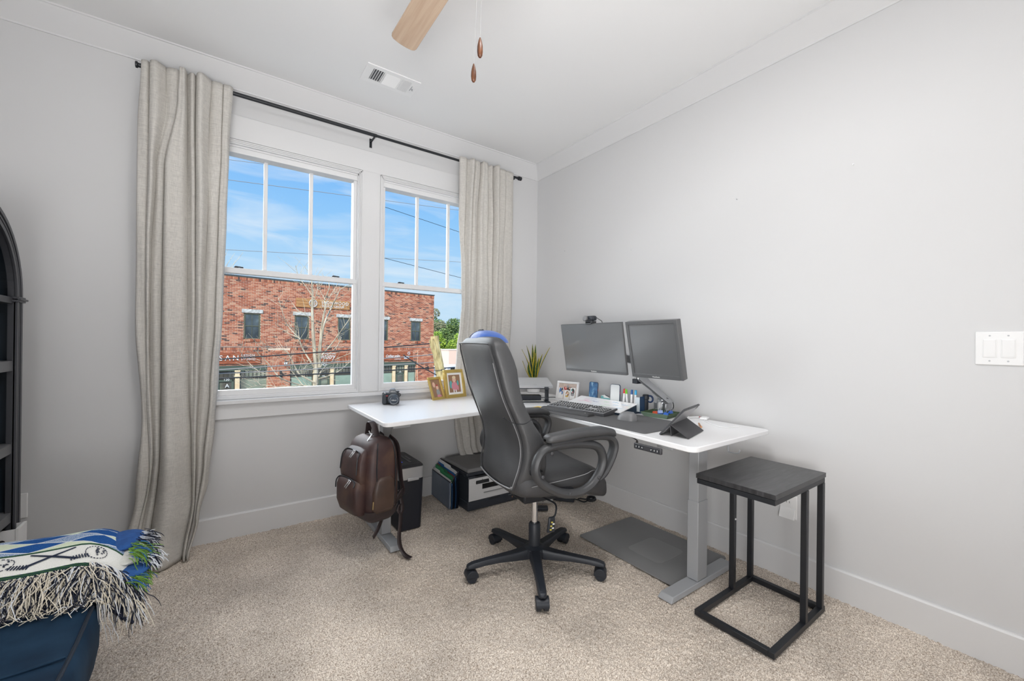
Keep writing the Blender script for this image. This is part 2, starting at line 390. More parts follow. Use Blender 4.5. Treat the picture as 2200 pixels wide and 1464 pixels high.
# outlets
def outlet(name, label, loc, rz, open_cover=False):
    t = thing(name, label, 'wall outlet', loc, rz)
    MB().box(-.006, 0, -.04, .04, -.06, .06).obj('cover_plate', M_white_pl, t, bevel=.003, seg=3)
    for z in (.022, -.022):
        r = MB().prism(rrect(.033, .028, .009), 0, .002, Matrix.Translation((-.006, 0, z)) @ Matrix.Rotation(-PI/2, 4, 'Y')).obj('receptacle', M_white_pl, t)
        MB().box(-.0086, -.0078, -.0075, -.0055, z-.004, z+.006).box(-.0086, -.0078, .0055, .0075, z-.004, z+.006).obj('slot', M_darkgrey, t)
    return t
outlet('wall_outlet', 'white wall outlet behind the black side table', (0, -2.10, .367), 0)
MB().hexa([(-.03, -.036, -.058), (-.006, -.036, -.058), (-.006, .036, -.058), (-.03, .036, -.058), (-.012, -.036, -.008), (-.006, -.036, -.008), (-.006, .036, -.008), (-.012, .036, -.008)]).obj('safety_cover', M_white_pl, bpy.data.objects['wall_outlet'], bevel=.003)
outlet('wall_outlet', 'white wall outlet on the back wall beside the bookcase', (-3.20, 0, .373), PI/2)

# ceiling vent
t = thing('ceiling_vent', 'white rectangular air vent with louvres in the ceiling', 'air vent', (-1.56, -.49, 2.804))
b = MB(); hx, hy = .162, .089
for x0, x1, y0, y1 in ((-hx, hx, -hy, -.058), (-hx, hx, .058, hy), (-hx, -.118, -.058, .058), (.112, hx, -.058, .058), (-.052, -.040, -.058, .058), (.046, .058, -.058, .058)): b.box(x0, x1, y0, y1, -.006, 0)
b.obj('face_plate', M_white_pl, t, bevel=.001)
MB().box(-.12, .115, -.06, .06, -.001, .0005).obj('duct_opening', mat('duct_dark', (.10, .10, .11), .7), t)
def slats(cxs, alongx, x0, x1, tilt):
    first = None
    for c in cxs:
        if alongx: m = MB().bar((x0, 0, -.005), (x1, 0, -.005), .006, .0012, (0, math.sin(tilt), math.cos(tilt))); L0 = (0, c, 0)
        else: m = MB().bar((0, x0, -.005), (0, x1, -.005), .0095, .0012, (math.sin(tilt), 0, math.cos(tilt))); L0 = (c, 0, 0)
        if first is None: first = m.obj('slat', M_white_pl, t, loc=L0)
        else: copy_part(first, t, L0)
slats([-.112+.0135*k for k in range(6)], False, -.058, .058, -.75); slats([-.054+.009*k for k in range(13)], True, -.040, .046, .55); slats([.064+.0095*k for k in range(6)], False, -.058, .058, .75)
MB().bar((.128, -.03, -.008), (.128, .02, -.008), .002, .004).cyl((.138, 0, -.006), (.138, 0, -.016), .006, .004, 10).obj('damper_lever', M_greymetal, t)

# ceiling fan (only one blade and the pull chains reach into view)
M_blade = noise_ramp_mat('fan_blade_wood', [(.3, (.48, .34, .24)), (.55, (.56, .415, .30)), (.75, (.62, .47, .345))], 3.0, (1, 22, 22), .26, coat=.3)
M_walnut = noise_ramp_mat('walnut_pull', [(.3, (.06, .02, .01)), (.6, (.15, .055, .022)), (.8, (.21, .09, .04))], 60, (3, 3, .6), .35)
FX, FY = -1.762, -1.96
t = thing('ceiling_fan', 'ceiling fan with brown wooden blades and two pull chains', 'ceiling fan', (FX, FY, 0))
MB().lathe([(.07, HC-.001), (.065, HC-.05), (.02, HC-.07), (.012, HC-.08), (.012, 2.60), (.03, 2.595), (.10, 2.57), (.125, 2.52), (.125, 2.47), (.09, 2.43), (.05, 2.41), (.05, 2.36), (.02, 2.345)], n=32, caps=True).obj('motor_housing', mat('bronze', (.10, .06, .04), .35, .8), t, smooth=True)
MB().lathe([(.02, 2.308), (.07, 2.312), (.10, 2.325), (.105, 2.345), (.06, 2.36)], n=32).obj('lamp_bowl', M_white_pl, t, smooth=True)
blade = MB(); pts = [(.16, -.05), (.695, -.057), (.708, -.053), (.716, -.043), (.721, -.02), (.722, 0), (.721, .02), (.716, .043), (.708, .052), (.695, .056), (.16, .05)]
for k in range(3):
    a = PI/2+k*2*PI/3
    R = Matrix.Rotation(a, 4, 'Z') @ Matrix.Rotation(math.radians(11), 4, 'X')
    if k == 0: bl = MB().prism(pts, -.004, .004).obj('blade', M_blade, t, bevel=.002, loc=(0, 0, 2.5), rot=R.to_euler()); br = MB().bar((.09, 0, .004), (.22, 0, .008), .03, .006).obj('bracket', M_black, bl)
    else: c = copy_part(bl, t, (0, 0, 2.5), R.to_euler()); copy_part(br, c)
for (x, y, z) in ((-1.757, -1.905, 2.103), (-1.715, -1.793, 2.10)):
    x -= FX; y -= FY
    pc = MB().tube([(x*.35, y*.35, 2.37), (x*.8, y*.8, 2.34), (x, y, z+.03)], .00045, 5).obj('pull_chain', mat('chain_grey', (.5, .5, .5), .8), t)
    MB().lathe([(.002, .031), (.0055, .02), (.0085, .004), (.009, -.012), (.0075, -.024), (.004, -.030), (.002, -.031)], (x, y, z), 16).obj('pull_knob', M_walnut, pc, smooth=True)
# ------------------------------------------------------------------ outside: brick building across the street
K = 1.35; GZ = -4.3
FE = Vector((.992, .124, 0)).normalized(); FN = Vector((FE.y, -FE.x, 0))       # along the facade, out of the facade towards the room
FQ = Vector((CAM.x*(1-K), CAM.y*(1-K)+20*K, 0))
def zf(z): return 1.19+K*(z-1.19)
rzf = math.atan2(FE.y, FE.x)
bld = thing('brick_building', 'two storey red brick building with wooden shop signs across the street', 'building', tuple(FQ), rzf)
# local frame of the building: x along facade, -y towards the room, z up (metres)
S0, S1 = -9*K, 8.68*K; ZP = zf(4.13); ZG = GZ
wins = [(-1.5*K, -.82*K), (.66*K, 1.34*K), (2.77*K, 3.45*K), (4.94*K, 5.62*K), (7.09*K, 7.76*K), (-3.7*K, -3.02*K), (-5.9*K, -5.2*K)]
WZ0, WZ1 = zf(1.24), zf(2.47)
bays = [(-6.6*K, -.53*K), (.50*K, 5.0*K), (5.0*K, 7.44*K)]; bays = [(-6.6*K, -.53*K), (.50*K, 7.44*K)]; BZ = zf(.0)
# wall core (mortar) with real openings, cut into rectangles
M_mortar = mat('mortar', (.78, .64, .50), .9)
b = MB(); xs = sorted([S0, S1]+[x for w in wins for x in w]); 
cuts = sorted(set([S0, S1]+[x for w in wins for x in w]+[x for w in bays for x in w]))
for a, c in zip(cuts[:-1], cuts[1:]):
    m = (a+c)/2; inw = any(w[0] < m < w[1] for w in wins); inb = any(w[0] < m < w[1] for w in bays)
    zs = [(ZG, BZ)] if not inb else []
    zs += [(BZ, WZ0), (WZ1, ZP)] if inw else [(BZ, ZP)]
    for z0, z1 in zs: b.box(a, c, .03, .35, z0, z1)
b.box(S1-.3, S1, .03, 9, ZG, ZP)
b.obj('masonry_core', M_mortar, bld)
# every brick real: running bond with soldier courses
def brick_mat():
    m, N, L, P = new_mat('red_brick')
    g = N.new('ShaderNodeNewGeometry'); r = N.new('ShaderNodeValToRGB'); r.color_ramp.interpolation = 'CONSTANT'
    e = r.color_ramp.elements; e[0].position = 0; e[0].color = (.50, .17, .09, 1); e[1].position = .22; e[1].color = (.42, .13, .07, 1)
    for p, c in ((.40, (.62, .27, .16)), (.6, (.50, .20, .12)), (.74, (.33, .11, .065)), (.84, (.60, .32, .20)), (.93, (.13, .07, .055))):
        q = e.new(p); q.color = (*c, 1)
    L.new(g.outputs['Random Per Island'], r.inputs[0]); L.new(r.outputs[0], P.inputs['Base Color']); P.inputs['Roughness'].default_value = .85
    return m
M_brick = brick_mat()
bl, hh, ml = .205*K, .066*K, .024
b = MB(); z = ZG+2.2; row = 0
def brick(x0, x1, z0, z1, y=.012):
    y0 = y+random.uniform(-.004, .004)
    b.add([(x0, .04, z0), (x1, .04, z0), (x1, .04, z1), (x0, .04, z1), (x0, y0, z0), (x1, y0, z0), (x1, y0, z1), (x0, y0, z1)], [(4, 5, 6, 7), (0, 1, 5, 4), (1, 2, 6, 5), (2, 3, 7, 6), (3, 0, 4, 7)])
XV0 = S0
while z < ZP-.02:
    zc = z+hh/2
    soldier = False
    off = (row % 2)*bl/2; x = XV0-off
    sold = abs(zc-zf(.76)) < hh*.5 or abs(zc-zf(4.0)) < hh*.5
    if sold:
        h2 = hh*1.9; x = XV0
        while x < S1:
            brick(x, min(x+hh-ml*.7, S1), z, z+h2, -.005); x += hh
        z += h2+ml; continue
    while x < S1:
        x0, x1 = max(x, XV0), min(x+bl-ml, S1)
        segs = [(x0, x1)]
        for w in (wins if WZ0 < zc < WZ1 else []) + (bays if zc < BZ else []):
            ns = []
            for a, c in segs:
                if c <= w[0] or a >= w[1]: ns.append((a, c))
                else:
                    if a < w[0]: ns.append((a, w[0]))
                    if c > w[1]: ns.append((w[1], c))
            segs = ns
        for a, c in segs:
            if c-a > .02: brick(a, c, z, z+hh-ml*.8)
        x += bl
    z += hh; row += 1
b.obj('brickwork', M_brick, bld, kind='stuff')
b = MB(); b.box(S0, S1+.03, -.05, .40, ZP, ZP+.07); b.obj('parapet_cap', mat('cap_metal', (.07, .075, .08), .5), bld)
b = MB(); b.box(XV0, S1, -.02, .03, zf(.86), zf(.86)+.05); b.obj('string_course', mat('course', (.30, .26, .23), .8), bld)
for q_ in ((7.55*K, S1, -.09, .03, ZG, zf(.70)), (-.5*K, .46*K, -.06, .03, ZG, zf(.82))): MB().box(*q_).obj('pilaster_core', M_mortar, bld)
b = MB(); z = ZG+2.2; row = 0
while z < zf(.70):
    for X0, X1, yy in ((7.55*K, S1, -.115), (-.5*K, .46*K, -.085)):
        x = X0-(row % 2)*bl/2
        while x < X1:
            x0, x1 = max(x, X0), min(x+bl-ml, X1)
            if x1-x0 > .02: 
                y0 = yy+random.uniform(-.004, .004)
                b.add([(x0, yy+.04, z), (x1, yy+.04, z), (x1, yy+.04, z+hh-.015), (x0, yy+.04, z+hh-.015), (x0, y0, z), (x1, y0, z), (x1, y0, z+hh-.015), (x0, y0, z+hh-.015)], [(4, 5, 6, 7), (0, 1, 5, 4), (1, 2, 6, 5), (2, 3, 7, 6), (3, 0, 4, 7)])
            x += bl
    z += hh; row += 1
b.obj('pilaster_brickwork', M_brick, bld, kind='stuff')
# upper windows: stone lintel, olive frame, panes
M_stone = noise_ramp_mat('rough_limestone', [(.3, (.42, .41, .38)), (.6, (.66, .65, .61)), (.8, (.78, .77, .73))], 7, rough=.9, bump=.6)
M_olive = mat('olive_frame', (.13, .13, .085), .5); M_green = mat('dark_green_frame', (.10, .125, .095), .5)
def pane_mat(name, stops, sc, st):
    m = noise_ramp_mat(name, stops, sc, st, rough=.06); m.node_tree.nodes['Principled BSDF'].inputs['Specular IOR Level'].default_value = .8; return m
M_wpane = pane_mat('dark_window_glass', [(.40, (.03, .035, .04)), (.55, (.09, .11, .12)), (.7, (.26, .33, .34))], .9, (1, 1, .6))
M_spane = pane_mat('shop_window_glass', [(.35, (.05, .05, .04)), (.5, (.12, .11, .09)), (.62, (.25, .28, .20)), (.75, (.36, .33, .27))], .7, (.7, 1, 1.6))
M_cpane = mat('frosted_green_glass', (.30, .38, .30), .25, noise=(1.2, .18))
proto = None
for (a, c) in wins:
    cx = (a+c)/2; w = c-a; h = WZ1-WZ0
    if proto is None:
        f = MB(); f.box(-w/2, w/2, .03, .12, 0, .07); f.box(-w/2, w/2, .03, .12, h-.09, h); f.box(-w/2, -w/2+.09, .03, .12, 0, h); f.box(w/2-.09, w/2, .03, .12, 0, h); f.box(-w/2, w/2, .05, .11, h*.49, h*.49+.05)
        f.box(-.012, .012, .06, .10, .05, h-.05)
        fr = f.obj('window', M_olive, bld, bevel=.006, loc=(cx, 0, WZ0))
        p1 = MB().box(-w/2+.06, w/2-.06, .085, .095, .04, h*.5).obj('pane', M_wpane, fr); p2 = MB().box(-w/2+.06, w/2-.06, .075, .085, h*.5, h-.05).obj('pane', M_wpane, fr)
        q = []
        for i in range(9):
            x = -w/2-.12+(w+.24)*i/8; q.append([(x, -.035+random.uniform(-.012, .012), 0+random.uniform(0, .008)), (x, -.05+random.uniform(-.012, .012), .11), (x, -.035+random.uniform(-.012, .012), .235+random.uniform(-.006, .006)), (x, .05, .235), (x, .05, 0)])
        li = MB().grid(q, True); li.add(q[0], [(0, 1, 2, 3, 4)]); li.add(q[-1], [(4, 3, 2, 1, 0)]); ln = li.obj('lintel', M_stone, bld, loc=(cx, 0, WZ1))
        sb = MB(); 
        for i in range(int(w/(hh))): sb.box(-w/2+i*hh*1.02, -w/2+i*hh*1.02+hh-.016, -.05, .05, -.15, 0)
        sl = sb.obj('window_sill', M_brick, bld, loc=(cx, 0, WZ0)); proto = 1
    else:
        o = copy_part(fr, bld, (cx, 0, WZ0)); copy_part(p1, o); copy_part(p2, o); copy_part(ln, bld, (cx, 0, WZ1)); copy_part(sl, bld, (cx, 0, WZ0))
# ground floor shop fronts
M_col = noise_ramp_mat('cream_column', [(.3, (.78, .56, .33)), (.6, (.86, .70, .46)), (.8, (.90, .78, .56))], 1.5, rough=.7)
M_batten = mat('dark_panelling', (.075, .065, .05), .6)
for a, c in bays:
    MB().box(a, c, -.03, .15, BZ-.22*K, BZ).box(a, c, -.05, .15, BZ-.05, BZ+.03).obj('shopfront_fascia', M_green, bld, bevel=.01)
    MB().box(a, c, .10, .16, ZG, BZ-.2*K).obj('shop_window', M_spane, bld)
    b = MB(); n = int((c-a)/.22)
    for i in range(n): x = a+(i+.5)*(c-a)/n; b.box(x-.015, x+.015, .07, .11, BZ-.55*K, BZ-.2*K)
    b.box(a, c, .05, .12, BZ-.60*K, BZ-.55*K); b.obj('transom_bars', M_batten, bld)
cols_x = (-5.3*K, -4.1*K, -1.72*K, 1.66*K, 2.5*K, 6.02*K, 6.8*K)
c0 = None
for x in cols_x:
    if c0 is None: c0 = MB().box(-.12, .12, -.02, .12, ZG, BZ-.2*K).box(-.15, .15, -.045, .12, BZ-.50*K, BZ-.44*K).box(-.15, .15, -.045, .12, BZ-.27*K, BZ-.2*K).obj('column', M_col, bld, bevel=.008, loc=(x, 0, 0))
    else: copy_part(c0, bld, (x, 0, 0))
for x0, x1 in ((-2.5*K, -1.85*K), (1.85*K, 2.38*K), (6.16*K, 6.68*K)):
    d = MB(); z1 = BZ-.62*K
    d.box(x0, x1, .04, .10, ZG, z1-.7*K*0-2.2).box(x0, x0+.12, .04, .10, ZG, z1).box(x1-.12, x1, .04, .10, ZG, z1).box(x0, x1, .04, .10, z1-.12, z1)
    d.obj('shop_door', M_green, bld, bevel=.006)
for x0, x1 in ((-6.5*K, -5.5*K), (-3.9*K, -2.6*K), (.56*K, 1.5*K), (2.7*K, 5.9*K), (6.98*K, 7.38*K)): MB().box(x0, x1, .085, .098, ZG+.6, BZ-.64*K).obj('frosted_pane', M_cpane, bld)
# signs
M_plankA = noise_ramp_mat('sign_wood_orange', [(.25, (.22, .09, .03)), (.5, (.50, .24, .09)), (.75, (.62, .35, .14))], 2.2, (1.2, 1, 16), rough=.6, dist=.6)
M_plankB = noise_ramp_mat('sign_wood_red', [(.25, (.13, .035, .015)), (.5, (.36, .10, .045)), (.75, (.47, .17, .08))], 2.2, (1.2, 1, 14), rough=.6, dist=.6)
M_letter = mat('white_letters', (.86, .86, .84), .5)
def sign(x0, x1, z0, z1, m, nplank=3):
    h = (z1-z0)/nplank; s = None
    for i in range(nplank):
        p = MB().box(x0, x1, -.07, .0, z0+i*h+.006, z0+(i+1)*h-.006)
        if s is None: s = p.obj('sign_board', m, bld, bevel=.005)
        else: p.obj('plank', m, s, bevel=.005)
    return s
FM = lambda x, z, y=-.085: frame_M((x, y, z), (1, 0, 0), (0, 0, 1))
s = sign(.71*K, 3.37*K, zf(2.89), zf(3.35), M_plankA)
text('lettering', 'IRONWOOD', .33, M_letter, s, FM(1.92*K, zf(3.115)), .012, space=1.28, scx=.82); text('lettering', 'DESIGN GROUP', .235, M_letter, s, FM(1.92*K, zf(2.955)), .012, space=1.16, scx=.82)
em = MB(); cx, cz, R0 = 1.50*K, zf(3.12), .27
em.tube([(cx+R0*.9*math.cos(a*PI/16), -.095, cz+R0*.9*math.sin(a*PI/16)) for a in range(32)], .035, 6, closed=True)
for i in (-1, 0, 1):
    for j in (-1, 0, 1): em.box(cx+i*.105-.036, cx+i*.105+.036, -.10, -.08, cz+j*.105-.036, cz+j*.105+.036)
em.obj('emblem', mat('emblem_grey', (.62, .60, .58), .5), s)
s = sign(-3.8*K, -.80*K, zf(.10), zf(.63), M_plankB, 4)
text('lettering', 'SAN', .46, M_letter, s, FM(-2.44*K, zf(.26)), .012, space=1.45, scx=.95)
text('lettering', 'DESIGN', .19, M_letter, s, FM(-1.62*K+.03, zf(.44)), .01, space=1.2, scx=.98); text('lettering', 'STUDIO', .19, M_letter, s, FM(-1.62*K+.03, zf(.265)), .01, space=1.2, scx=1.0)
s = sign(.74*K, 3.58*K, zf(.14), zf(.58), M_plankB)
text('lettering', 'Dentistry', .50, M_letter, s, FM(1.58*K, zf(.27)), .012, shear=.45, scx=.72); text('lettering', 'COSMETIC & FAMILY', .13, M_letter, s, FM(1.95*K, zf(.50)), .008, scx=.8)
text('door_number', '426', .26, M_letter, bld, FM(1.98*K, zf(-.10), -.06), .008, scx=.9)
text('door_number', '120', .19, M_letter, bld, FM(-2.25*K, zf(-.66), .03), .006, scx=1.1); text('door_emblem', 'A', .33, M_letter, bld, FM(-2.19*K, zf(-.97), .03), .006)
text('door_number', '440', .13, M_letter, bld, FM(2.0*K, zf(-.66), .03), .006); text('door_number', '130', .14, M_letter, bld, FM(6.33*K, zf(-.62), .03), .006)
s = sign(3.9*K, 7.2*K, zf(.11), zf(.62), M_plankB)
text('lettering', 'Crafting smiles', .32, M_letter, s, FM(5.46*K, zf(.29)), .012, shear=.45, scx=.62); text('lettering', '& FAR BEYOND', .11, M_letter, s, FM(6.02*K, zf(.155)), .008, scx=.7)
b = MB(); cx, cz = 6.93*K, zf(.52)
b.tube([(cx+.085*math.cos(a*PI/8), -.095, cz+.085*math.sin(a*PI/8)) for a in range(16)], .018, 6, closed=True)
for a in range(8): q = a*PI/4; b.bar((cx+.11*math.cos(q), -.095, cz+.11*math.sin(q)), (cx+.16*math.cos(q), -.095, cz+.16*math.sin(q)), .015, .015)
b.box(6.62*K, 6.94*K, -.10, -.08, zf(.20), zf(.34)+.03); b.obj('emblem', M_letter, s)
b = MB()
for i in range(6): b.box(6.645*K+i*.065, 6.645*K+i*.065+.035, -.105, -.099, zf(.235), zf(.32))
b.obj('emblem_stripes', mat('navy_print', (.05, .05, .22), .5), s)
MB().box(.18*K, .33*K, -.16, -.09, zf(.03), zf(.13)).obj('wall_light', M_white_pl, bld, bevel=.01)
for x, z in ((.02*K, -.42), (.02*K, -.62), (8.2*K, -.45)):
    MB().cyl((x, -.22, zf(z)), (x, -.22, zf(z)+.22), .07, .05, 10).box(x-.02, x+.02, -.22, -.06, zf(z)+.08, zf(z)+.12).obj('wall_lantern', M_black, bld)
# street, pavement
M_asph = mat('asphalt', (.10, .10, .105), .9, noise=(3, .2)); M_conc = mat('pavement', (.52, .50, .46), .9, noise=(1.5, .1))
struct('street', MB().box(-60, 120, 4, 140, GZ-.4, GZ-.15), M_asph)
b = MB(); b.box(S0-10, S1+3, -3, 0, GZ-.3, GZ); b.tf(Matrix.Translation(FQ) @ Matrix.Rotation(rzf, 4, 'Z')); struct('pavement', b, M_conc)

# bare street tree: branch paths in the plane y = 13.6..14.4
M_bark = noise_ramp_mat('pale_bark', [(.3, (.30, .24, .17)), (.55, (.58, .50, .37)), (.8, (.72, .65, .50))], 6, (1, 1, .3), rough=.8)
BR = [([(0.68, -4.4), (0.62, -1.75), (0.58, -0.69), (0.59, -0.07), (0.55, 0.54), (0.48, 1.42), (0.43, 2.47), (0.44, 2.91), (0.41, 3.34), (0.37, 3.77)], .125, .013), ([(0.59, -0.07), (0.68, 0.19), (0.69, 1.07), (0.78, 1.96), (0.86, 2.58), (0.9, 2.76), (1.0, 3.22), (1.01, 3.61)], .065, .010), ([(0.7, 0.19), (0.72, 1.07), (0.83, 1.87), (1.16, 2.51), (1.27, 2.88), (1.49, 3.26), (1.87, 3.48)], .05, .010), ([(0.46, 2.82), (0.17, 3.32), (0.01, 3.51), (-0.13, 3.98)], .02, .008), ([(0.76, 0.63), (1.25, 1.17), (1.56, 1.81), (1.76, 2.18), (1.9, 2.56)], .032, .01), ([(0.54, 0.19), (0.2, 0.81), (0.04, 1.24), (-0.04, 1.75), (-0.17, 1.87)], .035, .009), ([(0.04, 1.24), (-0.35, 1.74), (-0.58, 2.32), (-0.69, 2.74)], .02, .008), ([(0.04, 1.27), (-0.42, 1.54), (-0.79, 1.81)], .018, .007), ([(0.63, -0.43), (0.21, -0.18), (-0.02, 0.03), (-0.26, 0.55), (-0.41, 0.81), (-0.78, 0.89), (-1.21, 0.89)], .035, .009), ([(0.9, 2.76), (0.73, 3.19), (0.7, 3.54)], .014, .007), ([(0.46, 2.64), (0.57, 3.09), (0.63, 3.54)], .014, .007), ([(0.67, -0.16), (0.85, 0.1), (1.26, 0.44), (1.9, 0.75)], .03, .011), ([(0.67, -0.25), (1.27, -0.01), (1.9, 0.38)], .025, .01), ([(0.73, 0.19), (0.88, 0.54), (1.26, 0.98), (1.51, 1.35)], .02, .008), ([(0.58, -0.55), (0.06, -0.45), (-0.63, -0.12), (-0.99, 0.4), (-1.21, 0.64), (-1.42, 0.89)], .032, .009), ([(0.14, -0.46), (-0.18, 0.04), (-0.36, 0.21), (-0.48, 0.56)], .018, .008), ([(0.06, -0.45), (-0.62, -0.48), (-1.2, -0.39), (-1.75, -0.52)], .02, .008), ([(-0.63, -0.12), (-1.2, 0.07), (-1.55, 0.4), (-1.87, 0.89)], .02, .008), ([(-1.2, -0.39), (-1.41, -0.17), (-1.75, -0.11)], .012, .006), ([(0.44, 1.94), (0.11, 2.24), (-0.05, 2.3)], .012, .006), ([(0.86, 2.58), (1.1, 3.05), (1.48, 3.62)], .016, .007), ([(-0.02, 0.03), (0.21, 0.2), (0.31, 0.46)], .012, .006)]
tr = thing('bare_tree', 'bare pale barked street tree in front of the brick building', 'tree', (.68, 14, GZ-.1))
rt = random.Random(3)
for i, (pp, r0, r1) in enumerate(BR):
    P = smoothpath([(x-.68, rt.uniform(-.35, .35)*(1 if k else .2)*(0 if i == 0 else 1), z-GZ+.1) for k, (x, z) in enumerate(pp)], 5); n = len(P)
    bq = MB(); bq.tube(P, [r0+(r1-r0)*(k/(n-1))**.8 for k in range(n)], 6)
    tw = MB()
    for k in range(2, n-1):
        if r0*(1-k/n) < .06 and rt.random() < .8:
            d = (P[k+1]-P[k]).normalized(); sgn = rt.choice((-1, 1)); L = rt.uniform(.2, .7)
            q = Vector((d.z*sgn, rt.uniform(-.5, .5), -d.x*sgn))*.8+d*.8; q.normalize()
            tw.tube([P[k], P[k]+q*L*.5+Vector((0, 0, .03)), P[k]+q*L+Vector((rt.uniform(-.1, .1), 0, .12))], [.008, .006, .004], 4)
    o = bq.obj('trunk' if i == 0 else 'branch', M_bark, tr, smooth=True)
    if tw.v: tw.obj('twigs', M_bark, o, kind='stuff')
# tree tips above the roof, far left
tr = thing('bare_tree', 'bare tree tips showing above the roof at the left window edge', 'tree', (-2.6, 31, GZ)); b = MB(); rt = random.Random(5)
b.tube([(0, 0, 0), (.1, 0, 8), (.2, 0, 10.6)], [.2, .1, .03], 6); tr_t = b.obj('trunk', M_bark, tr, smooth=True); b = MB()
for k in range(46):
    z = rt.uniform(8.0, 11); x = rt.uniform(-.2, .3); L = rt.uniform(.6, 1.6); a = rt.uniform(-.9, 1.1); b.tube([(x, 0, z-1), (x+L*.4*math.sin(a), rt.uniform(-.4, .4), z-.4), (x+L*math.sin(a), rt.uniform(-.8, .8), z+L*.6)], [.03, .02, .008], 4)
b.obj('twigs', M_bark, tr_t, kind='stuff')

# cut leaning trunk used as a pole, with wire ties
M_pole = noise_ramp_mat('weathered_yellow_wood', [(.3, (.24, .17, .07)), (.5, (.50, .38, .17)), (.72, (.66, .54, .29))], 7, (3, 3, .6), rough=.8, bump=.4)
t = thing('wooden_pole', 'pale forked wooden pole leaning outside the right window', 'pole', (2.45, 6, GZ-.1))
b = MB(); b.tube([(.1, 0, 0), (-.52, 0, 4.72), (-.66, .02, 5.45), (-.70, .03, 5.74)], [.14, .118, .10, .095], 14)
b.obj('trunk', M_pole, t, smooth=True)
b = MB(); b.tube([(-.49, -.02, 4.5), (-.60, -.05, 5.1), (-.76, -.04, 5.50), (-.80, -.02, 5.66)], [.05, .085, .075, .06], 12); b.obj('fork', M_pole, t, smooth=True)
for z, r in ((4.95, .135), (4.55, .14)):
    x = -.52-(z-4.72)*.19; MB().tube([(x+r*math.cos(a*PI/10), r*math.sin(a*PI/10), z+.02*math.cos(a*PI/10)) for a in range(20)], .007, 5, closed=True).obj('wire_tie', M_black, t)
MB().box(-.40, -.34, -.17, -.08, 4.55, 4.75).obj('insulator', M_alu, t, bevel=.01)

# overhead wires
M_wire = mat('cable_black', (.03, .032, .035), .5); M_wire2 = mat('cable_grey', (.30, .28, .27), .6)
def wire(a, c, sag, r, m, label, group='overhead cables outside the windows'):
    a, c = Vector(a), Vector(c); n = 16
    P = [a.lerp(c, i/n)-Vector((0, 0, sag*4*(i/n)*(1-i/n))) for i in range(n+1)]
    tag(MB().tube(P, r, 5).obj('overhead_cable', m), label, 'cable', group)
def wy(x0, z0, x1, z1, y, ext=2.2):
    dx, dz = x1-x0, z1-z0; return (x0-dx*ext, y, z0-dz*ext), (x1+dx*ext, y, z1+dz*ext)
for (x0, z0, x1, z1), r, m, l in (((-2.267, 5.867, .827, 6.214), .007, M_wire2, 'highest thin cable crossing the sky in the left window'), ((-2.291, 5.379, .833, 5.624), .008, M_wire2, 'second thin cable down crossing the sky in the left window'),
    ((-2.322, 3.568, .854, 3.811), .007, M_wire2, 'thin cable low in the sky just above the left window locks'), ((1.87, 5.584, 4.441, 5.242), .008, M_wire, 'thin cable falling to the right in the upper right window'),
    ((1.891, 3.95, 4.555, 3.611), .008, M_wire, 'lower thin cable falling to the right in the right window')):
    e = .9 if x0 > 0 else 1.4
    cy_ = globals().get('cy_', 10)+.12; A_, C_ = wy(x0, z0, x1, z1, cy_-.12, e if x0 < 0 else .35); wire(A_, C_, .0, r, m, l)
for (x0, z0, x1, z1), r, m, l in (((-2.411, .721, .86, .965), .018, M_wire, 'black cable crossing in front of the wooden shop signs'), ((-2.409, .446, .864, .627), .016, M_wire2, 'grey cable crossing just below the shop signs'),
    ((-2.408, .338, .866, .43), .016, M_wire2, 'grey cable crossing the tops of the shop windows'), ((-2.406, .207, .868, .261), .020, M_wire, 'lowest thick black cable crossing the shop windows')):
    cy_ += .12; A_, C_ = wy(x0, z0, x1, z1, cy_-.8, .9); wire(A_, C_, .03, r, m, l)
wire((2.6, 6, 1.03), (4.2, 6.4, 1.08), .01, .014, M_wire, 'dark cable running right from the wooden pole past the green tree')
wire((1.98, 6, .58), (4.0, 6.6, .60), .01, .014, M_wire, 'dark cable running right from the pole across the pink building')
wire((1.0, 6.05, .90), (1.80, 6.0, .42), .02, .012, M_wire, 'dark cable dropping right towards the foot of the pole')
t = tag(MB().box(-30, 3.4, -.5, 3.4, GZ-.2, -1.32).tf(Matrix.Translation((0, 5.6, 0)) @ Matrix.Rotation(.06, 4, 'Z')).obj('porch_roof', mat('flat_roof_dark', (.06, .06, .065), .8)), 'dark flat roof edge just below the window sills outside', 'roof')

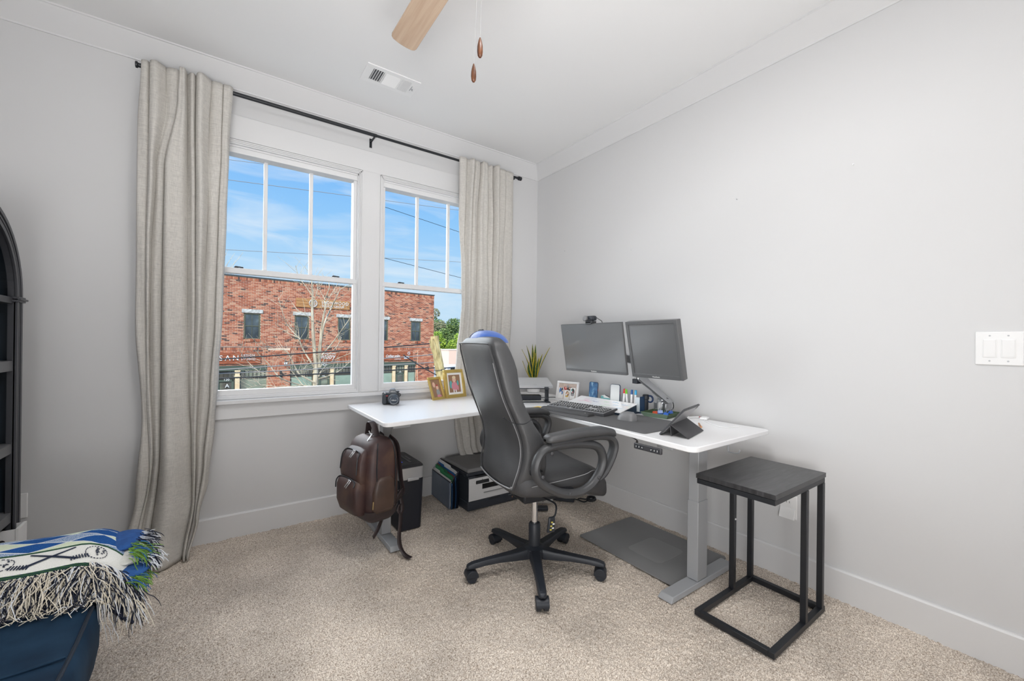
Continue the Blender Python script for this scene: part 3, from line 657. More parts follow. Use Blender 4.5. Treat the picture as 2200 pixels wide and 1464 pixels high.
# far background right: trees, pink building, vehicles
def leaf_mat(n, c1, c2):
    m, N, L, P = new_mat(n); g = N.new('ShaderNodeNewGeometry'); r = N.new('ShaderNodeValToRGB')
    r.color_ramp.elements[0].color = (*c1, 1); r.color_ramp.elements[1].color = (*c2, 1); L.new(g.outputs['Random Per Island'], r.inputs[0]); L.new(r.outputs[0], P.inputs['Base Color']); P.inputs['Roughness'].default_value = .7
    return m
def tree(label, loc, R, m, seed, nleaf=5000, ls=.28, bare=0):
    r = random.Random(seed); t = thing('leafy_tree', label, 'tree', loc, group=None)
    MB().tube([(0, 0, 0), (.1, 0, R[2]*.8), (0, .1, R[2]*1.4)], [.35, .25, .1], 8).obj('trunk', M_bark, t, smooth=True)
    b = MB(); cl = [(r.gauss(0, .5)*R[0], r.gauss(0, .5)*R[1], R[2]*1.2+r.gauss(0, .45)*R[2]) for _ in range(26)]
    for _ in range(nleaf):
        c = r.choice(cl); d = Vector((r.gauss(0, 1), r.gauss(0, 1), r.gauss(0, 1))).normalized()*r.uniform(.7, 1.0)*R[0]*.32
        p = Vector(c)+d; a = Vector((r.uniform(-1, 1), r.uniform(-1, 1), r.uniform(-1, 1))).normalized()*ls; q = a.orthogonal().normalized()*ls*.6
        b.add([p-a, p+q, p+a, p-q], [(0, 1, 2, 3)])
    b.obj('foliage', m, t, kind='stuff')
    return t
LM1 = leaf_mat('leaf_bright', (.10, .22, .02), (.50, .62, .08)); LM2 = leaf_mat('leaf_dark', (.05, .11, .02), (.22, .30, .08)); LM3 = leaf_mat('leaf_dusty', (.16, .17, .08), (.38, .36, .20))
tree('tall dusty green tree nearest the brick building corner', (32.3, 74, GZ), (3.2, 2, 5.0), LM3, 1, 7000, .2)
tree('tallest dark green tree behind, against the sky', (45.0, 92, GZ), (5.2, 3, 6.6), LM2, 2, 8000, .3)
tree('bright yellow green tree beside the pink building', (25.4, 56, GZ), (2.6, 2, 3.3), LM1, 3, 8000, .17)
tree('mid green rounded tree at the right edge of the view', (33.6, 66, GZ), (3.4, 2, 4.4), LM2, 4, 8000, .2)
t = thing('pink_building', 'plain pale pink building wall beyond the street', 'building', (22.9, 45, GZ))
MB().box(-1.2, 6, 0, 4, 0, .26-GZ).obj('wall', mat('pink_render', (.85, .62, .50), .85), t); MB().box(-1.25, 6.05, -.05, 4.05, .20-GZ, .30-GZ).obj('coping', mat('coping', (.80, .66, .56), .8), t)
def car(name, label, loc, rz, mb, L_, W_, H_, van=False):
    t = thing(name, label, 'car' if not van else 'van', loc, rz)
    prof = [(-L_/2, .35), (-L_/2+.05, .9), (-L_*.22, 1.0), (-L_*.12, H_), (L_*.28, H_), (L_*.42, 1.0), (L_/2, .9), (L_/2, .35)] if not van else [(-L_/2, .35), (-L_/2, 1.1), (-L_*.36, 1.3), (-L_*.27, H_), (L_/2-.05, H_), (L_/2, .4)]
    M = Matrix.Translation((0, W_/2, 0)) @ Matrix.Rotation(PI/2, 4, 'X')
    MB().prism(prof, 0, W_, M).obj('body', mb, t, bevel=.08, seg=3)
    MB().box(-L_*.16, L_*.34, -W_/2-.01, W_/2+.01, 1.05, H_-.12).obj('side_windows', M_blackgloss, t, bevel=.05)
    w0 = None
    for x in (-L_*.3, L_*.3):
        for y in (-W_/2+.05, W_/2-.05):
            if w0 is None: w0 = MB().cyl((0, -.11, 0), (0, .11, 0), .33, n=18).obj('wheel', M_darkgrey, t, bevel=.03, loc=(x, y, .33))
            else: copy_part(w0, t, (x, y, .33))
car('white_van', 'white van parked left of the pink building', (17.6, 37.5, GZ+.6), .6, mat('van_white', (.82, .82, .82), .3), 5.2, 2.0, 2.4, True)
car('blue_car', 'blue parked car in front of the pink building', (17.2, 33.5, GZ+.3), .3, mat('car_blue', (.05, .13, .32), .25), 4.4, 1.8, 1.45)
# ------------------------------------------------------------------ curtains and rod
def linen_mat():
    m, N, L, P = new_mat('linen_curtain'); tc = N.new('ShaderNodeTexCoord'); outs = []
    for sc in ((700, 700, 26), (30, 30, 520)):
        mp = N.new('ShaderNodeMapping'); mp.inputs['Scale'].default_value = sc; L.new(tc.outputs['Object'], mp.inputs[0])
        n = N.new('ShaderNodeTexNoise'); n.inputs['Scale'].default_value = 1; n.inputs['Detail'].default_value = 3; L.new(mp.outputs[0], n.inputs['Vector']); outs.append(n.outputs['Fac'])
    a = N.new('ShaderNodeMath'); a.operation = 'ADD'; L.new(outs[0], a.inputs[0]); L.new(outs[1], a.inputs[1])
    r = N.new('ShaderNodeMapRange'); r.inputs[1].default_value = .75; r.inputs[2].default_value = 1.25; r.inputs[3].default_value = .82; r.inputs[4].default_value = 1.12; L.new(a.outputs[0], r.inputs[0])
    v = N.new('ShaderNodeVectorMath'); v.operation = 'SCALE'; v.inputs[0].default_value = (.71, .685, .645); L.new(r.outputs[0], v.inputs['Scale'])
    P.inputs['Roughness'].default_value = .95; P.inputs['Specular IOR Level'].default_value = .1; L.new(v.outputs[0], P.inputs['Base Color'])
    b = N.new('ShaderNodeBump'); b.inputs['Strength'].default_value = .25; b.inputs['Distance'].default_value = .002; L.new(a.outputs[0], b.inputs['Height']); L.new(b.outputs[0], P.inputs['Normal'])
    t = N.new('ShaderNodeBsdfTranslucent'); L.new(v.outputs[0], t.inputs[0]); x = N.new('ShaderNodeMixShader'); x.inputs[0].default_value = .22
    L.new(P.outputs[0], x.inputs[1]); L.new(t.outputs[0], x.inputs[2]); L.new(x.outputs[0], N['Material Output'].inputs[0]); return m
M_linen = linen_mat()
def lerp_tab(tab, z):
    if z >= tab[0][0]: return tab[0][1]
    for (z0, a), (z1, b_) in zip(tab, tab[1:]):
        if z >= z1: t = (z-z1)/(z0-z1); t = t*t*(3-2*t); return b_+(a-b_)*t
    return tab[-1][1]
def curtain(label, bounds, amps, ys, ztop, zbot, group, nz=110, ncol=16, seed=1):
    """bounds: per fold edge a table (z, x) from top down; amps: fold depth per cell; ys: table (z, y) of the mean plane"""
    r = random.Random(seed); P = []; nb = len(bounds)
    ph = [r.uniform(0, 6) for _ in range(nb)]
    for i in range(nz+1):
        z = ztop+(zbot(0) - ztop)*i/nz if callable(zbot) else ztop+(zbot-ztop)*i/nz
        row = []; xb = [lerp_tab(t, z) for t in bounds]; ym = lerp_tab(ys, z)
        for c in range(nb-1):
            A = amps[c][0]+(amps[c][1]-amps[c][0])*min(1, max(0, (ztop-z)/(ztop*.95)))
            A *= 1+.10*math.sin(z*2.3+ph[c])
            for k in range(ncol):
                t = k/ncol; sk = amps[c][2]; tt = t**sk
                y = ym-A*(1-abs(2*tt-1)**2.6)*(1+.18*math.sin(t*7+z*1.3+c*1.7))+.004*math.sin(z*9+c*2+t*3)
                if z < 1.0: y = max(y, -.056 if .68 < z < .82 else -.056-max(0, abs(z-.75)-.07)*1.0) if xb[0] > -2 else y
                row.append((xb[c]+(xb[c+1]-xb[c])*t, y, z))
        row.append((xb[-1], ym, z)); P.append(row)
    mb = MB().grid(P); 
    o = mb.obj('curtain', M_linen, smooth=True, sharp=75)
    s = o.modifiers.new('thickness', 'SOLIDIFY'); s.thickness = .003
    return tag(o, label, 'curtain', group)
L0 = curtain('full length linen curtain at the left of the windows, pooling on the carpet',
  [[(2.66, -2.752), (2.3, -2.765), (1.3, -2.765), (.75, -2.735), (.35, -2.757), (.05, -2.80), (0, -2.80)],
   [(2.66, -2.72), (2.3, -2.72), (1.5, -2.725), (.9, -2.715), (.5, -2.70), (0, -2.76)],
   [(2.66, -2.655), (2.45, -2.65), (2.1, -2.69), (1.7, -2.705), (1.2, -2.71), (.6, -2.69), (0, -2.74)],
   [(2.66, -2.595), (2.5, -2.60), (2.1, -2.655), (1.6, -2.66), (1.1, -2.66), (.6, -2.66), (0, -2.70)],
   [(2.66, -2.565), (2.4, -2.56), (1.9, -2.555), (1.3, -2.55), (.9, -2.54), (.6, -2.525), (.3, -2.52), (0, -2.555)],
   [(2.66, -2.525), (2.4, -2.525), (2.0, -2.52), (1.4, -2.515), (1.0, -2.52), (.6, -2.52), (.3, -2.515), (0, -2.55)],
   [(2.66, -2.455), (2.4, -2.465), (2.0, -2.465), (1.4, -2.478), (1.0, -2.495), (.6, -2.505), (.3, -2.51), (0, -2.545)],
   [(2.66, -2.40), (2.3, -2.405), (1.9, -2.415), (1.3, -2.425), (.9, -2.445), (.5, -2.47), (.2, -2.50), (0, -2.535)],
   [(2.66, -2.357), (2.3, -2.372), (1.9, -2.380), (1.4, -2.392), (1.0, -2.408), (.7, -2.425), (.4, -2.45), (.2, -2.49), (0, -2.53)]],
  [(.015, .012, 1), (.045, .02, .6), (.018, .02, 1.6), (.06, .075, .7), (.028, .03, 1.7), (.05, .05, .6), (.018, .02, 1.5), (.022, .05, .7)],
  [(2.66, -.103), (2.3, -.10), (1.0, -.085), (.4, -.085), (.15, -.12), (0, -.16)], 2.656, .004, 'linen curtains on the black rod')
# right curtain, gathered over the printer at its foot
curtain('shorter looking linen curtain at the right of the windows behind the office chair',
  [[(2.66, -.876), (2.2, -.868), (1.7, -.835), (1.5, -.825), (1.33, -.838), (1.15, -.858), (.8, -.86), (.5, -.85), (.28, -.83)],
   [(2.66, -.80), (2.2, -.815), (1.6, -.80), (1.2, -.805), (.8, -.82), (.28, -.78)],
   [(2.66, -.74), (2.2, -.76), (1.6, -.765), (1.2, -.77), (.28, -.72)],
   [(2.66, -.685), (2.3, -.70), (1.6, -.70), (1.0, -.70), (.28, -.66)],
   [(2.66, -.615), (2.2, -.60), (1.6, -.585), (1.0, -.58), (.28, -.56)],
   [(2.66, -.565), (2.2, -.555), (1.6, -.55), (1.0, -.55), (.28, -.53)],
   [(2.66, -.50), (2.2, -.50), (1.6, -.50), (1.0, -.50), (.28, -.49)],
   [(2.66, -.43), (1.6, -.44), (1.0, -.44), (.28, -.45)],
   [(2.66, -.353), (1.3, -.342), (.28, -.36)]],
  [(.018, .016, .8), (.045, .03, 1.6), (.02, .024, .7), (.045, .05, .6), (.02, .018, 1.6), (.05, .045, .7), (.014, .012, 1.4), (.010, .010, .8)],
  [(2.66, -.103), (1.6, -.085), (1.1, -.062), (.9, -.035), (.6, -.02), (.35, -.05), (.28, -.10)], 2.656, .285, 'linen curtains on the black rod', seed=4)
t = thing('curtain_rod', 'long black telescopic curtain rod above both windows', 'curtain rod', (0, -.088, 2.634))
MB().cyl((-2.765, 0, 0), (-1.52, 0, 0), .0115, n=14).obj('outer_tube', M_black, t, smooth=True); MB().cyl((-1.56, 0, 0), (-.30, 0, 0), .0092, n=14).obj('inner_tube', M_black, t, smooth=True)
for x, s in ((-2.765, -.35), (-.30, 1)):
    MB().cyl((x-.005*s, 0, 0), (x+.012*s, 0, 0), .0115, n=14).cyl((x+.012*s, 0, 0), (x+.042*s, 0, 0), .0165, .0165, 16).obj('end_cap', M_black, t, bevel=.002)
br = None
for x in (-2.68, -1.535, -.33):
    if br is None: br = MB().box(-.009, .009, .084, .088, -.055, .01).box(-.006, .006, 0, .088, -.018, -.012).tube([(0, .014*math.cos(a), .014*math.sin(a)) for a in [PI*k/8+PI*.9 for k in range(10)]], .003, 6).cyl((0, .084, -.045), (0, .082, -.045), .003).obj('bracket', M_black, t, bevel=.001, loc=(x, 0, 0))
    else: copy_part(br, t, (x, 0, 0))

# ------------------------------------------------------------------ standing desk
DZ = .76
desk = thing('standing_desk', 'white L shaped standing desk with grey metal legs in the corner', 'desk')
poly = [(-1.69, -.062), (-1.69, -.80)]
def arc(cx, cy, r, a0, a1, n=6): return [(cx+r*math.cos(math.radians(a0+(a1-a0)*k/n)), cy+r*math.sin(math.radians(a0+(a1-a0)*k/n))) for k in range(n+1)]
poly = arc(-1.665, -.087, .025, 90, 180)+arc(-1.655, -.815, .035, 180, 262)+[(-1.4, -.828), (-1.1, -.79), (-.95, -.775), (-.82, -.78), (-.74, -.82), (-.705, -.90), (-.712, -1.05), (-.74, -1.45), (-.768, -1.8)]+arc(-.742, -2.005, .04, 178, 270)+arc(-.11, -2.015, .03, 270, 360)+[(-.08, -.062)]
MB().prism(list(reversed(poly)) if False else poly, DZ-.024, DZ).obj('desktop', M_desk, desk, bevel=.004, seg=3)
def leg(cx, cy, along, length, z1=DZ-.06, foot_off=0.):
    # along: foot direction
    a = Vector((*along, 0)); n = Vector((-a.y, a.x, 0)); c = Vector((cx, cy, 0))
    def ob(m, u0, u1, w0, w1, z0, z1_, hw=None):
        vs = []
        for z in (z0, z1_):
            for u, w in ((u0, w0), (u1, w0), (u1, w1), (u0, w1)): vs.append(c+a*u+n*w+Vector((0, 0, z)))
        m.hexa(vs)
    m = MB(); ob(m, -.040, .040, -.026, .026, .40, z1); l = m.obj('leg', M_greymetal, desk, bevel=.003)
    m = MB(); ob(m, -.043, .043, -.029, .029, .03, .42); m.obj('inner_column', M_greymetal, l, bevel=.003)
    m = MB(); f0, f1 = -length/2+foot_off, length/2+foot_off
    vs = [c+a*u+n*w+Vector((0, 0, z)) for z, q in ((.004, 1.), (.028, .86)) for u, w in ((f0, -.038*q), (f1, -.038*q), (f1, .038*q), (f0, .038*q))]
    for k in (4, 7): vs[k] = vs[k]+a*.02
    for k in (5, 6): vs[k] = vs[k]-a*.02
    m.hexa(vs); m.obj('foot', M_greymetal, l, bevel=.003)
    return l
leg(-1.572, -.50, (0, 1), .52, foot_off=.03); leg(-.44, -1.862, (1, 0), .58, foot_off=.02); leg(-.24, -.30, (.7071, .7071), .40)
MB().box(-1.62, -.3, -.50, -.44, DZ-.065, DZ-.026).box(-.50, -.44, -1.86, -.4, DZ-.065, DZ-.026).box(-1.62, -1.52, -.78, -.10, DZ-.05, DZ-.026).box(-.72, -.12, -1.90, -1.82, DZ-.05, DZ-.026).obj('frame_rail', M_greymetal, desk, bevel=.003)
for (px, py, dx, dy) in ((-1.672, -.698, -1, 0), (-.40, -1.99, 0, -1)):
    d = Vector((dx, dy, 0)); p = Vector((px, py, DZ-.026)); q = Vector((dy, -dx, 0)) if False else d
    e = p+Vector((0, 0, -.048)); 
    MB().tube(smoothpath([p, p+Vector((0, 0, -.02)), e, e+d*.012+Vector((0, 0, -.006)), e+d*.045+Vector((0, 0, -.004)), e+d*.055+Vector((0, 0, .012))], 4), .0032, 7).obj('hook', M_white_pl if dx else M_greymetal, desk, smooth=True)
cp = MB().box(-.782, -.768, -1.885, -1.735, .694, .722); cp.tf(Matrix.Rotation(0, 4, 'Z')); cpo = cp.obj('control_panel', M_darkgrey, desk, bevel=.004)
for k, y in enumerate((-1.752, -1.768, -1.785, -1.835, -1.852, -1.868)):
    MB().box(-.7845, -.781, y-.0055, y+.0055, .700, .716).obj('button', M_navyblack, cpo, bevel=.0012)
    if k in (2, 3): s = 1 if k == 2 else -1; MB().bar((-.7855, y-.003, .708-.003*s), (-.7855, y, .708+.003*s), .001, .001, (1, 0, 0)).bar((-.7855, y, .708+.003*s), (-.7855, y+.003, .708-.003*s), .001, .001, (1, 0, 0)).obj('arrow_mark', M_letter, cpo)
    else: MB().box(-.7855, -.784, y-.001, y+.001, .704, .712).obj('digit_mark', M_letter, cpo)
MB().tube(smoothpath([(-.74, -1.72, .72), (-.72, -1.70, .70), (-.60, -1.6, .69), (-.5, -1.3, .70)], 5), .003, 6).obj('cable', M_darkgrey, desk)

# ------------------------------------------------------------------ C shaped side table
t = thing('side_table', 'black C shaped side table with square wood grain top', 'side table', (0, 0, 0))
M_bwood = noise_ramp_mat('black_wood_grain', [(.3, (.018, .018, .02)), (.6, (.04, .04, .043)), (.8, (.075, .075, .08))], 3.0, (2.2, 15, 1), .33, dist=.9, bump=.12)
MB().box(-.684, -.18, -2.316, -1.995, .606, .626).obj('table_top', M_bwood, t, bevel=.001)
MB().box(-.681, -.183, -2.313, -1.998, .583, .604).obj('top_frame', M_black, t, bevel=.0015)
b = MB(); w = .024
b.box(-.685, -.178, -2.317, -2.317+w, .004, .004+w).box(-.685, -.178, -1.995-w, -1.995, .004, .004+w).box(-.685, -.685+w, -2.317+w, -1.995-w, .004, .004+w).box(-.178-w, -.178, -2.317+w, -1.995-w, .004, .004+w)
b.obj('base_frame', M_black, t, bevel=.0015)
for x in (-.202, -.38):
    for y in (-2.305, -2.007): MB().box(x-.0115, x+.0115, y-.0115, y+.0115, .028, .584).obj('upright', M_black, t, bevel=.0015)
for x, z in ((-.38, .36), (-.202, .43)): MB().cyl((x, -2.018, z), (x, -2.0215, z), .005, .004, 12).obj('bolt', M_white_pl, t)

# chair mat on the carpet
b = MB(); b.prism(rrect(.50, .66, .02, 4, -.33, -1.50), .004, .008); mo = b.obj('floor_mat', mat('grey_rubber', (.21, .212, .215), .55, noise=(4, .1)), bevel=.001, kind=None)
tag(mo, 'grey rectangular floor mat on the carpet under the desk', 'floor mat')
MB().prism(rrect(.24, .22, .03, 4, -.34, -1.55), .008, .0092).obj('raised_pad', mat('grey_rubber_light', (.25, .252, .255), .5), mo)

# ------------------------------------------------------------------ office chair (local: x forward, y left)
M_leath = mat('black_leather', (.055, .056, .059), .36, bump=(420, .28), noise=(6, .25), spec=.6)
M_leath2 = mat('seat_leather', (.05, .05, .053), .42, bump=(650, .4), spec=.5)
M_pipe = mat('silver_grey_piping', (.32, .32, .33), .3)
ch = thing('office_chair', 'tall black leather office chair with looped armrests on a five star base', 'office chair', (-1.035, -1.301, 0), math.radians(-10))
def tabi(tab, w):
    if w <= tab[0][0]: return tab[0][1]
    for (a, x), (b_, y) in zip(tab, tab[1:]):
        if w <= b_: return x+(y-x)*(w-a)/(b_-a)
    return tab[-1][1]
rear = [(.46, -.17), (.50, -.225), (.54, -.226), (.60, -.208), (.66, -.196), (.75, -.205), (.83, -.235), (.90, -.268), (1.0, -.305), (1.07, -.322), (1.15, -.345), (1.19, -.350), (1.22, -.33)]
front = [(.46, -.08), (.50, -.06), (.60, -.055), (.735, -.07), (.82, -.135), (.93, -.19), (.97, -.20), (1.08, -.215), (1.15, -.245), (1.19, -.265), (1.22, -.29)]
half = [(.46, .17), (.50, .215), (.56, .243), (.66, .262), (.78, .262), (.88, .25), (1.0, .245), (1.10, .24), (1.17, .232), (1.20, .215), (1.22, .17)]
P = []; ws = [.46, .475, .50, .53, .57, .62, .67, .72, .77, .82, .87, .92, .97, 1.02, 1.07, 1.11, 1.15, 1.175, 1.193, 1.206, 1.213]; NR = 40
def ring(w, grow=1.):
    ur, uf, h = tabi(rear, w), tabi(front, w), tabi(half, w); cu, hu = (ur+uf)/2, (uf-ur)/2; o = []
    for k in range(NR):
        a = 2*PI*k/NR; ca, sa = math.cos(a), math.sin(a); e = .34
        x = abs(ca)**e*(1 if ca > 0 else -1); y = abs(sa)**e*(1 if sa > 0 else -1)
        u = cu+hu*x; v = h*y
        if x < 0: u -= .022*(1-min(1, abs(y))**2)*min(1, max(0, (w-.46)/.1))        # padded outer back bulges
        else: u -= .018*(1-y*y)*(1 if w < 1.1 else .2)                                # hollow between the side wings
        o.append((u, v, w))
    return o
P = [ring(w) for w in ws]
for g, dz in ((.8, .005), (.4, .009), (.02, .010)):
    c = (sum(p[0] for p in P[len(ws)-1])/NR, 0, 0); P.append([(c[0]+(p[0]-c[0])*g, p[1]*g, 1.213+dz) for p in P[len(ws)-1]])
b0 = [(-.13+(p[0]+.13)*.05, p[1]*.05, .457) for p in P[0]]
bk = MB().grid([b0]+P, True).obj('backrest', M_leath, ch, smooth=True, sharp=80)
# piping around the outer back panel
pp = []
for w in [.515, .56, .62, .68, .74, .80, .86, .92, .98, 1.04, 1.10, 1.15, 1.178]: pp.append(((tabi(rear, w)+tabi(front, w))/2-(tabi(front, w)-tabi(rear, w))/2*.90-.009, -tabi(half, w)*.905, w))
top = [(tabi(rear, 1.185)-.008-.014*(1-(v/.23)**2), v, 1.186+.004*(1-(v/.23)**2)) for v in (-.2, -.12, -.04, .04, .12, .2)]
lft = [(u, -v, w) for u, v, w in reversed(pp)]
bot = [(tabi(rear, .505)-.004-.006*(1-(v/.2)**2), v, .512-.018*(1-(v/.22)**2)) for v in (.19, .12, .04, -.04, -.12, -.19)]
MB().tube(smoothpath(pp+top+lft+bot, 4, True), .0042, 7, closed=True).obj('piping', M_leath, bk, smooth=True)
MB().tube(smoothpath([(u-.004, v*.975, w+(.0 if .53 < w < 1.17 else 0)) for u, v, w in pp[:11]], 4), .0018, 6).obj('stitching', M_pipe, bk)
MB().tube(smoothpath([(u-.006, v*.97, w+.008) for u, v, w in bot]+[(pp[0][0]-.006, pp[0][1]*.98, pp[0][2]+.01)], 4), .0034, 7).obj('bottom_piping', M_pipe, bk, smooth=True)
MB().tube(smoothpath([(-.30, -.2475, .86), (-.26, -.253, .835), (-.2, -.257, .825), (-.155, -.25, .845)], 4), .002, 5).obj('seam', M_black, bk)
# seat cushion
P = []
for (u, h, zt, zb) in [((q[0]+.22)*.77-.22, *q[1:]) for q in [(-.22, .10, .54, .50), (-.215, .215, .575, .478), (-.17, .25, .588, .462), (-.05, .262, .592, .45), (.08, .265, .598, .445), (.2, .265, .604, .44), (.30, .262, .600, .425), (.38, .25, .575, .405), (.435, .235, .53, .395), (.462, .21, .48, .40), (.468, .12, .455, .42)]]:
    r = []
    for k in range(28):
        a = 2*PI*k/28; ca, sa = math.cos(a), math.sin(a); y = abs(ca)**.5*(1 if ca > 0 else -1)*h; zz = abs(sa)**.6*(1 if sa > 0 else -1)
        z = (zt+zb)/2+zz*(zt-zb)/2
        if zz > .4: z -= .02*max(0, 1-(abs(y)/max(h, .01))**2)*(1 if -.15 < u < .35 else 0)
        r.append((u, y, z))
    P.append(r)
seat = MB().grid(P, True).obj('seat', M_leath2, ch, smooth=True, sharp=80)
for s in (1, -1):
    MB().tube(smoothpath([(-.16, .262*s, .535), (-.02, .272*s, .548), (.12, .274*s, .562), (.17, .272*s, .575), (.235, .255*s, .56), (.28, .21*s, .51)], 4), .0018, 6).obj('seam_welt', M_pipe if s < 0 else M_leath, seat, smooth=True)
# armrests
M_arm = mat('arm_plastic', (.048, .049, .052), .40, bump=(900, .12))
for s in (-1, 1):
    V = .315*s
    A = [(-.125, .715), (-.165, .665), (-.168, .61), (-.125, .555), (-.03, .507), (.06, .498), (.135, .528), (.185, .59), (.195, .65), (.165, .70), (.09, .722), (-.03, .73)]
    lp = MB().tube([(u, V, w) for u, w in smoothpath([(u, w, 0) for u, w in A], 5, True) for u, w in [(u, w)]] if False else [(p.x, V, p.y) for p in smoothpath([(u, w, 0) for u, w in A], 5, True)], .021, 10, closed=True, up=(0, 1, 0), flat=1.15)
    ar = lp.obj('armrest', M_arm, ch, smooth=True)
    B_ = smoothpath([(-.10, .735, 0), (.05, .748, 0), (.16, .752, 0), (.235, .74, 0), (.262, .70, 0), (.245, .64, 0), (.205, .575, 0), (.165, .545, 0)], 5)
    MB().tube([(p.x, V, p.y) for p in B_], [.015+.004*math.sin(PI*i/(len(B_)-1)) for i in range(len(B_))], 10, up=(0, 1, 0), flat=1.5).obj('front_strut', M_arm, ar, smooth=True)
    P = []
    for u, hw, zc, hz in [(-.125, .010, .758, .005), (-.12, .026, .760, .014), (-.10, .036, .763, .019), (0, .041, .772, .020), (.10, .043, .777, .020), (.20, .041, .776, .019), (.245, .034, .765, .018), (.262, .018, .755, .012), (.266, .006, .752, .004)]:
        P.append([(u, V+abs(math.cos(a))**.6*(1 if math.cos(a) > 0 else -1)*hw, zc+abs(math.sin(a))**.7*(1 if math.sin(a) > 0 else -1)*hz) for a in [2*PI*k/20 for k in range(20)]])
    MB().grid(P, True).obj('arm_pad', M_leath, ar, smooth=True, sharp=80)
    for u, w in ((-.10, .70), (-.145, .60), (.0, .505), (.16, .56)): MB().sph((u, V+s*.021, w), (.009, .006, .009), 12, 6).obj('rivet_cap', M_darkgrey, ar, smooth=True)
    MB().bar((-.14, V-s*.02, .60), (-.14, .24*s, .60), .05, .02).bar((.02, V-s*.02, .505), (.02, .22*s, .50), .05, .02).obj('arm_bracket', M_black, ar)
MB().box(-.11, .13, -.09, .09, .385, .44).obj('tilt_mechanism', M_black, ch, bevel=.01)
MB().cyl((0, 0, .24), (0, 0, .39), .0155, n=24).obj('gas_lift', M_chrome, ch, smooth=True)
hub = MB().lathe([(.026, .245), (.031, .238), (.031, .13), (.055, .118), (.062, .10), (.058, .075), (.03, .06)], n=30).obj('base_hub', M_navyblack, ch, smooth=True)
lg = None
for k in range(5):
    a = math.radians(31.6+72*k)
    if lg is None:
        P = []
        for r_, hw, zt, zb in [(.02, .030, .122, .07), (.06, .030, .118, .068), (.12, .026, .110, .070), (.20, .023, .104, .074), (.28, .0215, .098, .072), (.335, .021, .092, .066), (.362, .018, .084, .066), (.368, .008, .076, .068)]:
            P.append([(r_, hw*.75, zt), (r_, hw*1.0, zt-.012), (r_, hw*.95, zb), (r_, -hw*.95, zb), (r_, -hw*1.0, zt-.012), (r_, -hw*.75, zt)])
        g = MB().grid(P, True); g.add(P[-1], [(0, 1, 2, 3, 4, 5)]); lg = g.obj('base_leg', M_navyblack, ch, bevel=.004, seg=3, rot=(0, 0, a))
        c = MB(); 
        for y in (-.017, .017): c.cyl((.345, y-.011, .028), (.345, y+.011, .028), .027, n=22)
        c.prism([(x, z) for x, z in arc(.343, .030, .0315, -10, 190, 12)], -.030, .030, Matrix.Rotation(PI/2, 4, 'X')).cyl((.338, 0, .05), (.338, 0, .072), .008, n=10)
        cst = c.obj('caster', M_navyblack, lg, bevel=.002)
    else: l2 = copy_part(lg, ch, rot=(0, 0, a)); copy_part(cst, l2)
lv = MB().tube(smoothpath([(-.03, -.08, .42), (-.015, -.15, .42), (.005, -.20, .41), (-.01, -.225, .375), (-.03, -.23, .36)], 4), .0045, 8).obj('lever', M_black, ch, smooth=True)
MB().hexa([(.085, -.262, .262), (.125, -.262, .262), (.125, -.245, .258), (.085, -.245, .258), (.095, -.258, .333), (.128, -.258, .333), (.128, -.246, .333), (.095, -.246, .333)]).tf(Matrix.Translation((-.145, .022, .035))).obj('lever_handle', M_navyblack, lv, bevel=.005)
for k, (x, z) in enumerate(((.1, .277), (.112, .283), (.103, .294), (.115, .302), (.107, .311))): MB().box(x-.0045, x+.0045, -.2645, -.2605, z-.003, z+.003).tf(Matrix.Translation((-.145, .022, .035))).obj('printed_mark', M_letter if k % 2 else mat('yellow_mark', (.6, .5, .1), .5), lv)
# blue cap on the chair top
M_blue = mat('blue_nylon', (.035, .12, .45), .42, noise=(9, .2), bump=(60, .25), sheen=.2)
P = []
for i in range(10):
    a = PI/2*i/9; P.append([((.085*math.cos(a)+.005)*math.cos(q)+(-.02*math.sin(a)), (.135*math.cos(a)+.005)*math.sin(q), .062*math.sin(a)) for q in [2*PI*k/28 for k in range(28)]])
t = thing('cap', 'bright blue fabric cap resting on top of the office chair', 'cap', (-1.035-.258*math.cos(.1745)-.005, -1.301+.258*math.sin(.1745)+.012, 1.192), math.radians(-14))
MB().grid(P, True).obj('crown', M_blue, t, smooth=True)
MB().tube(smoothpath([(-.088, .06, .01), (-.082, .058, .035), (-.05, .05, .058)], 3), .0015, 5).tube([(-.02+.05*math.cos(x), .02+.12*math.sin(x)*.0, .063) for x in (0, .1)], .001, 4).obj('seam', mat('dark_blue_thread', (.02, .05, .2), .6), t)
b = MB(); 
for i in range(7): y = -.02+i*.011; b.tube([(-.048, y-.004, .056), (-.043, y, .066), (-.036, y+.004, .062)], .0016, 4)
b.obj('embroidery', M_navyblack, t)

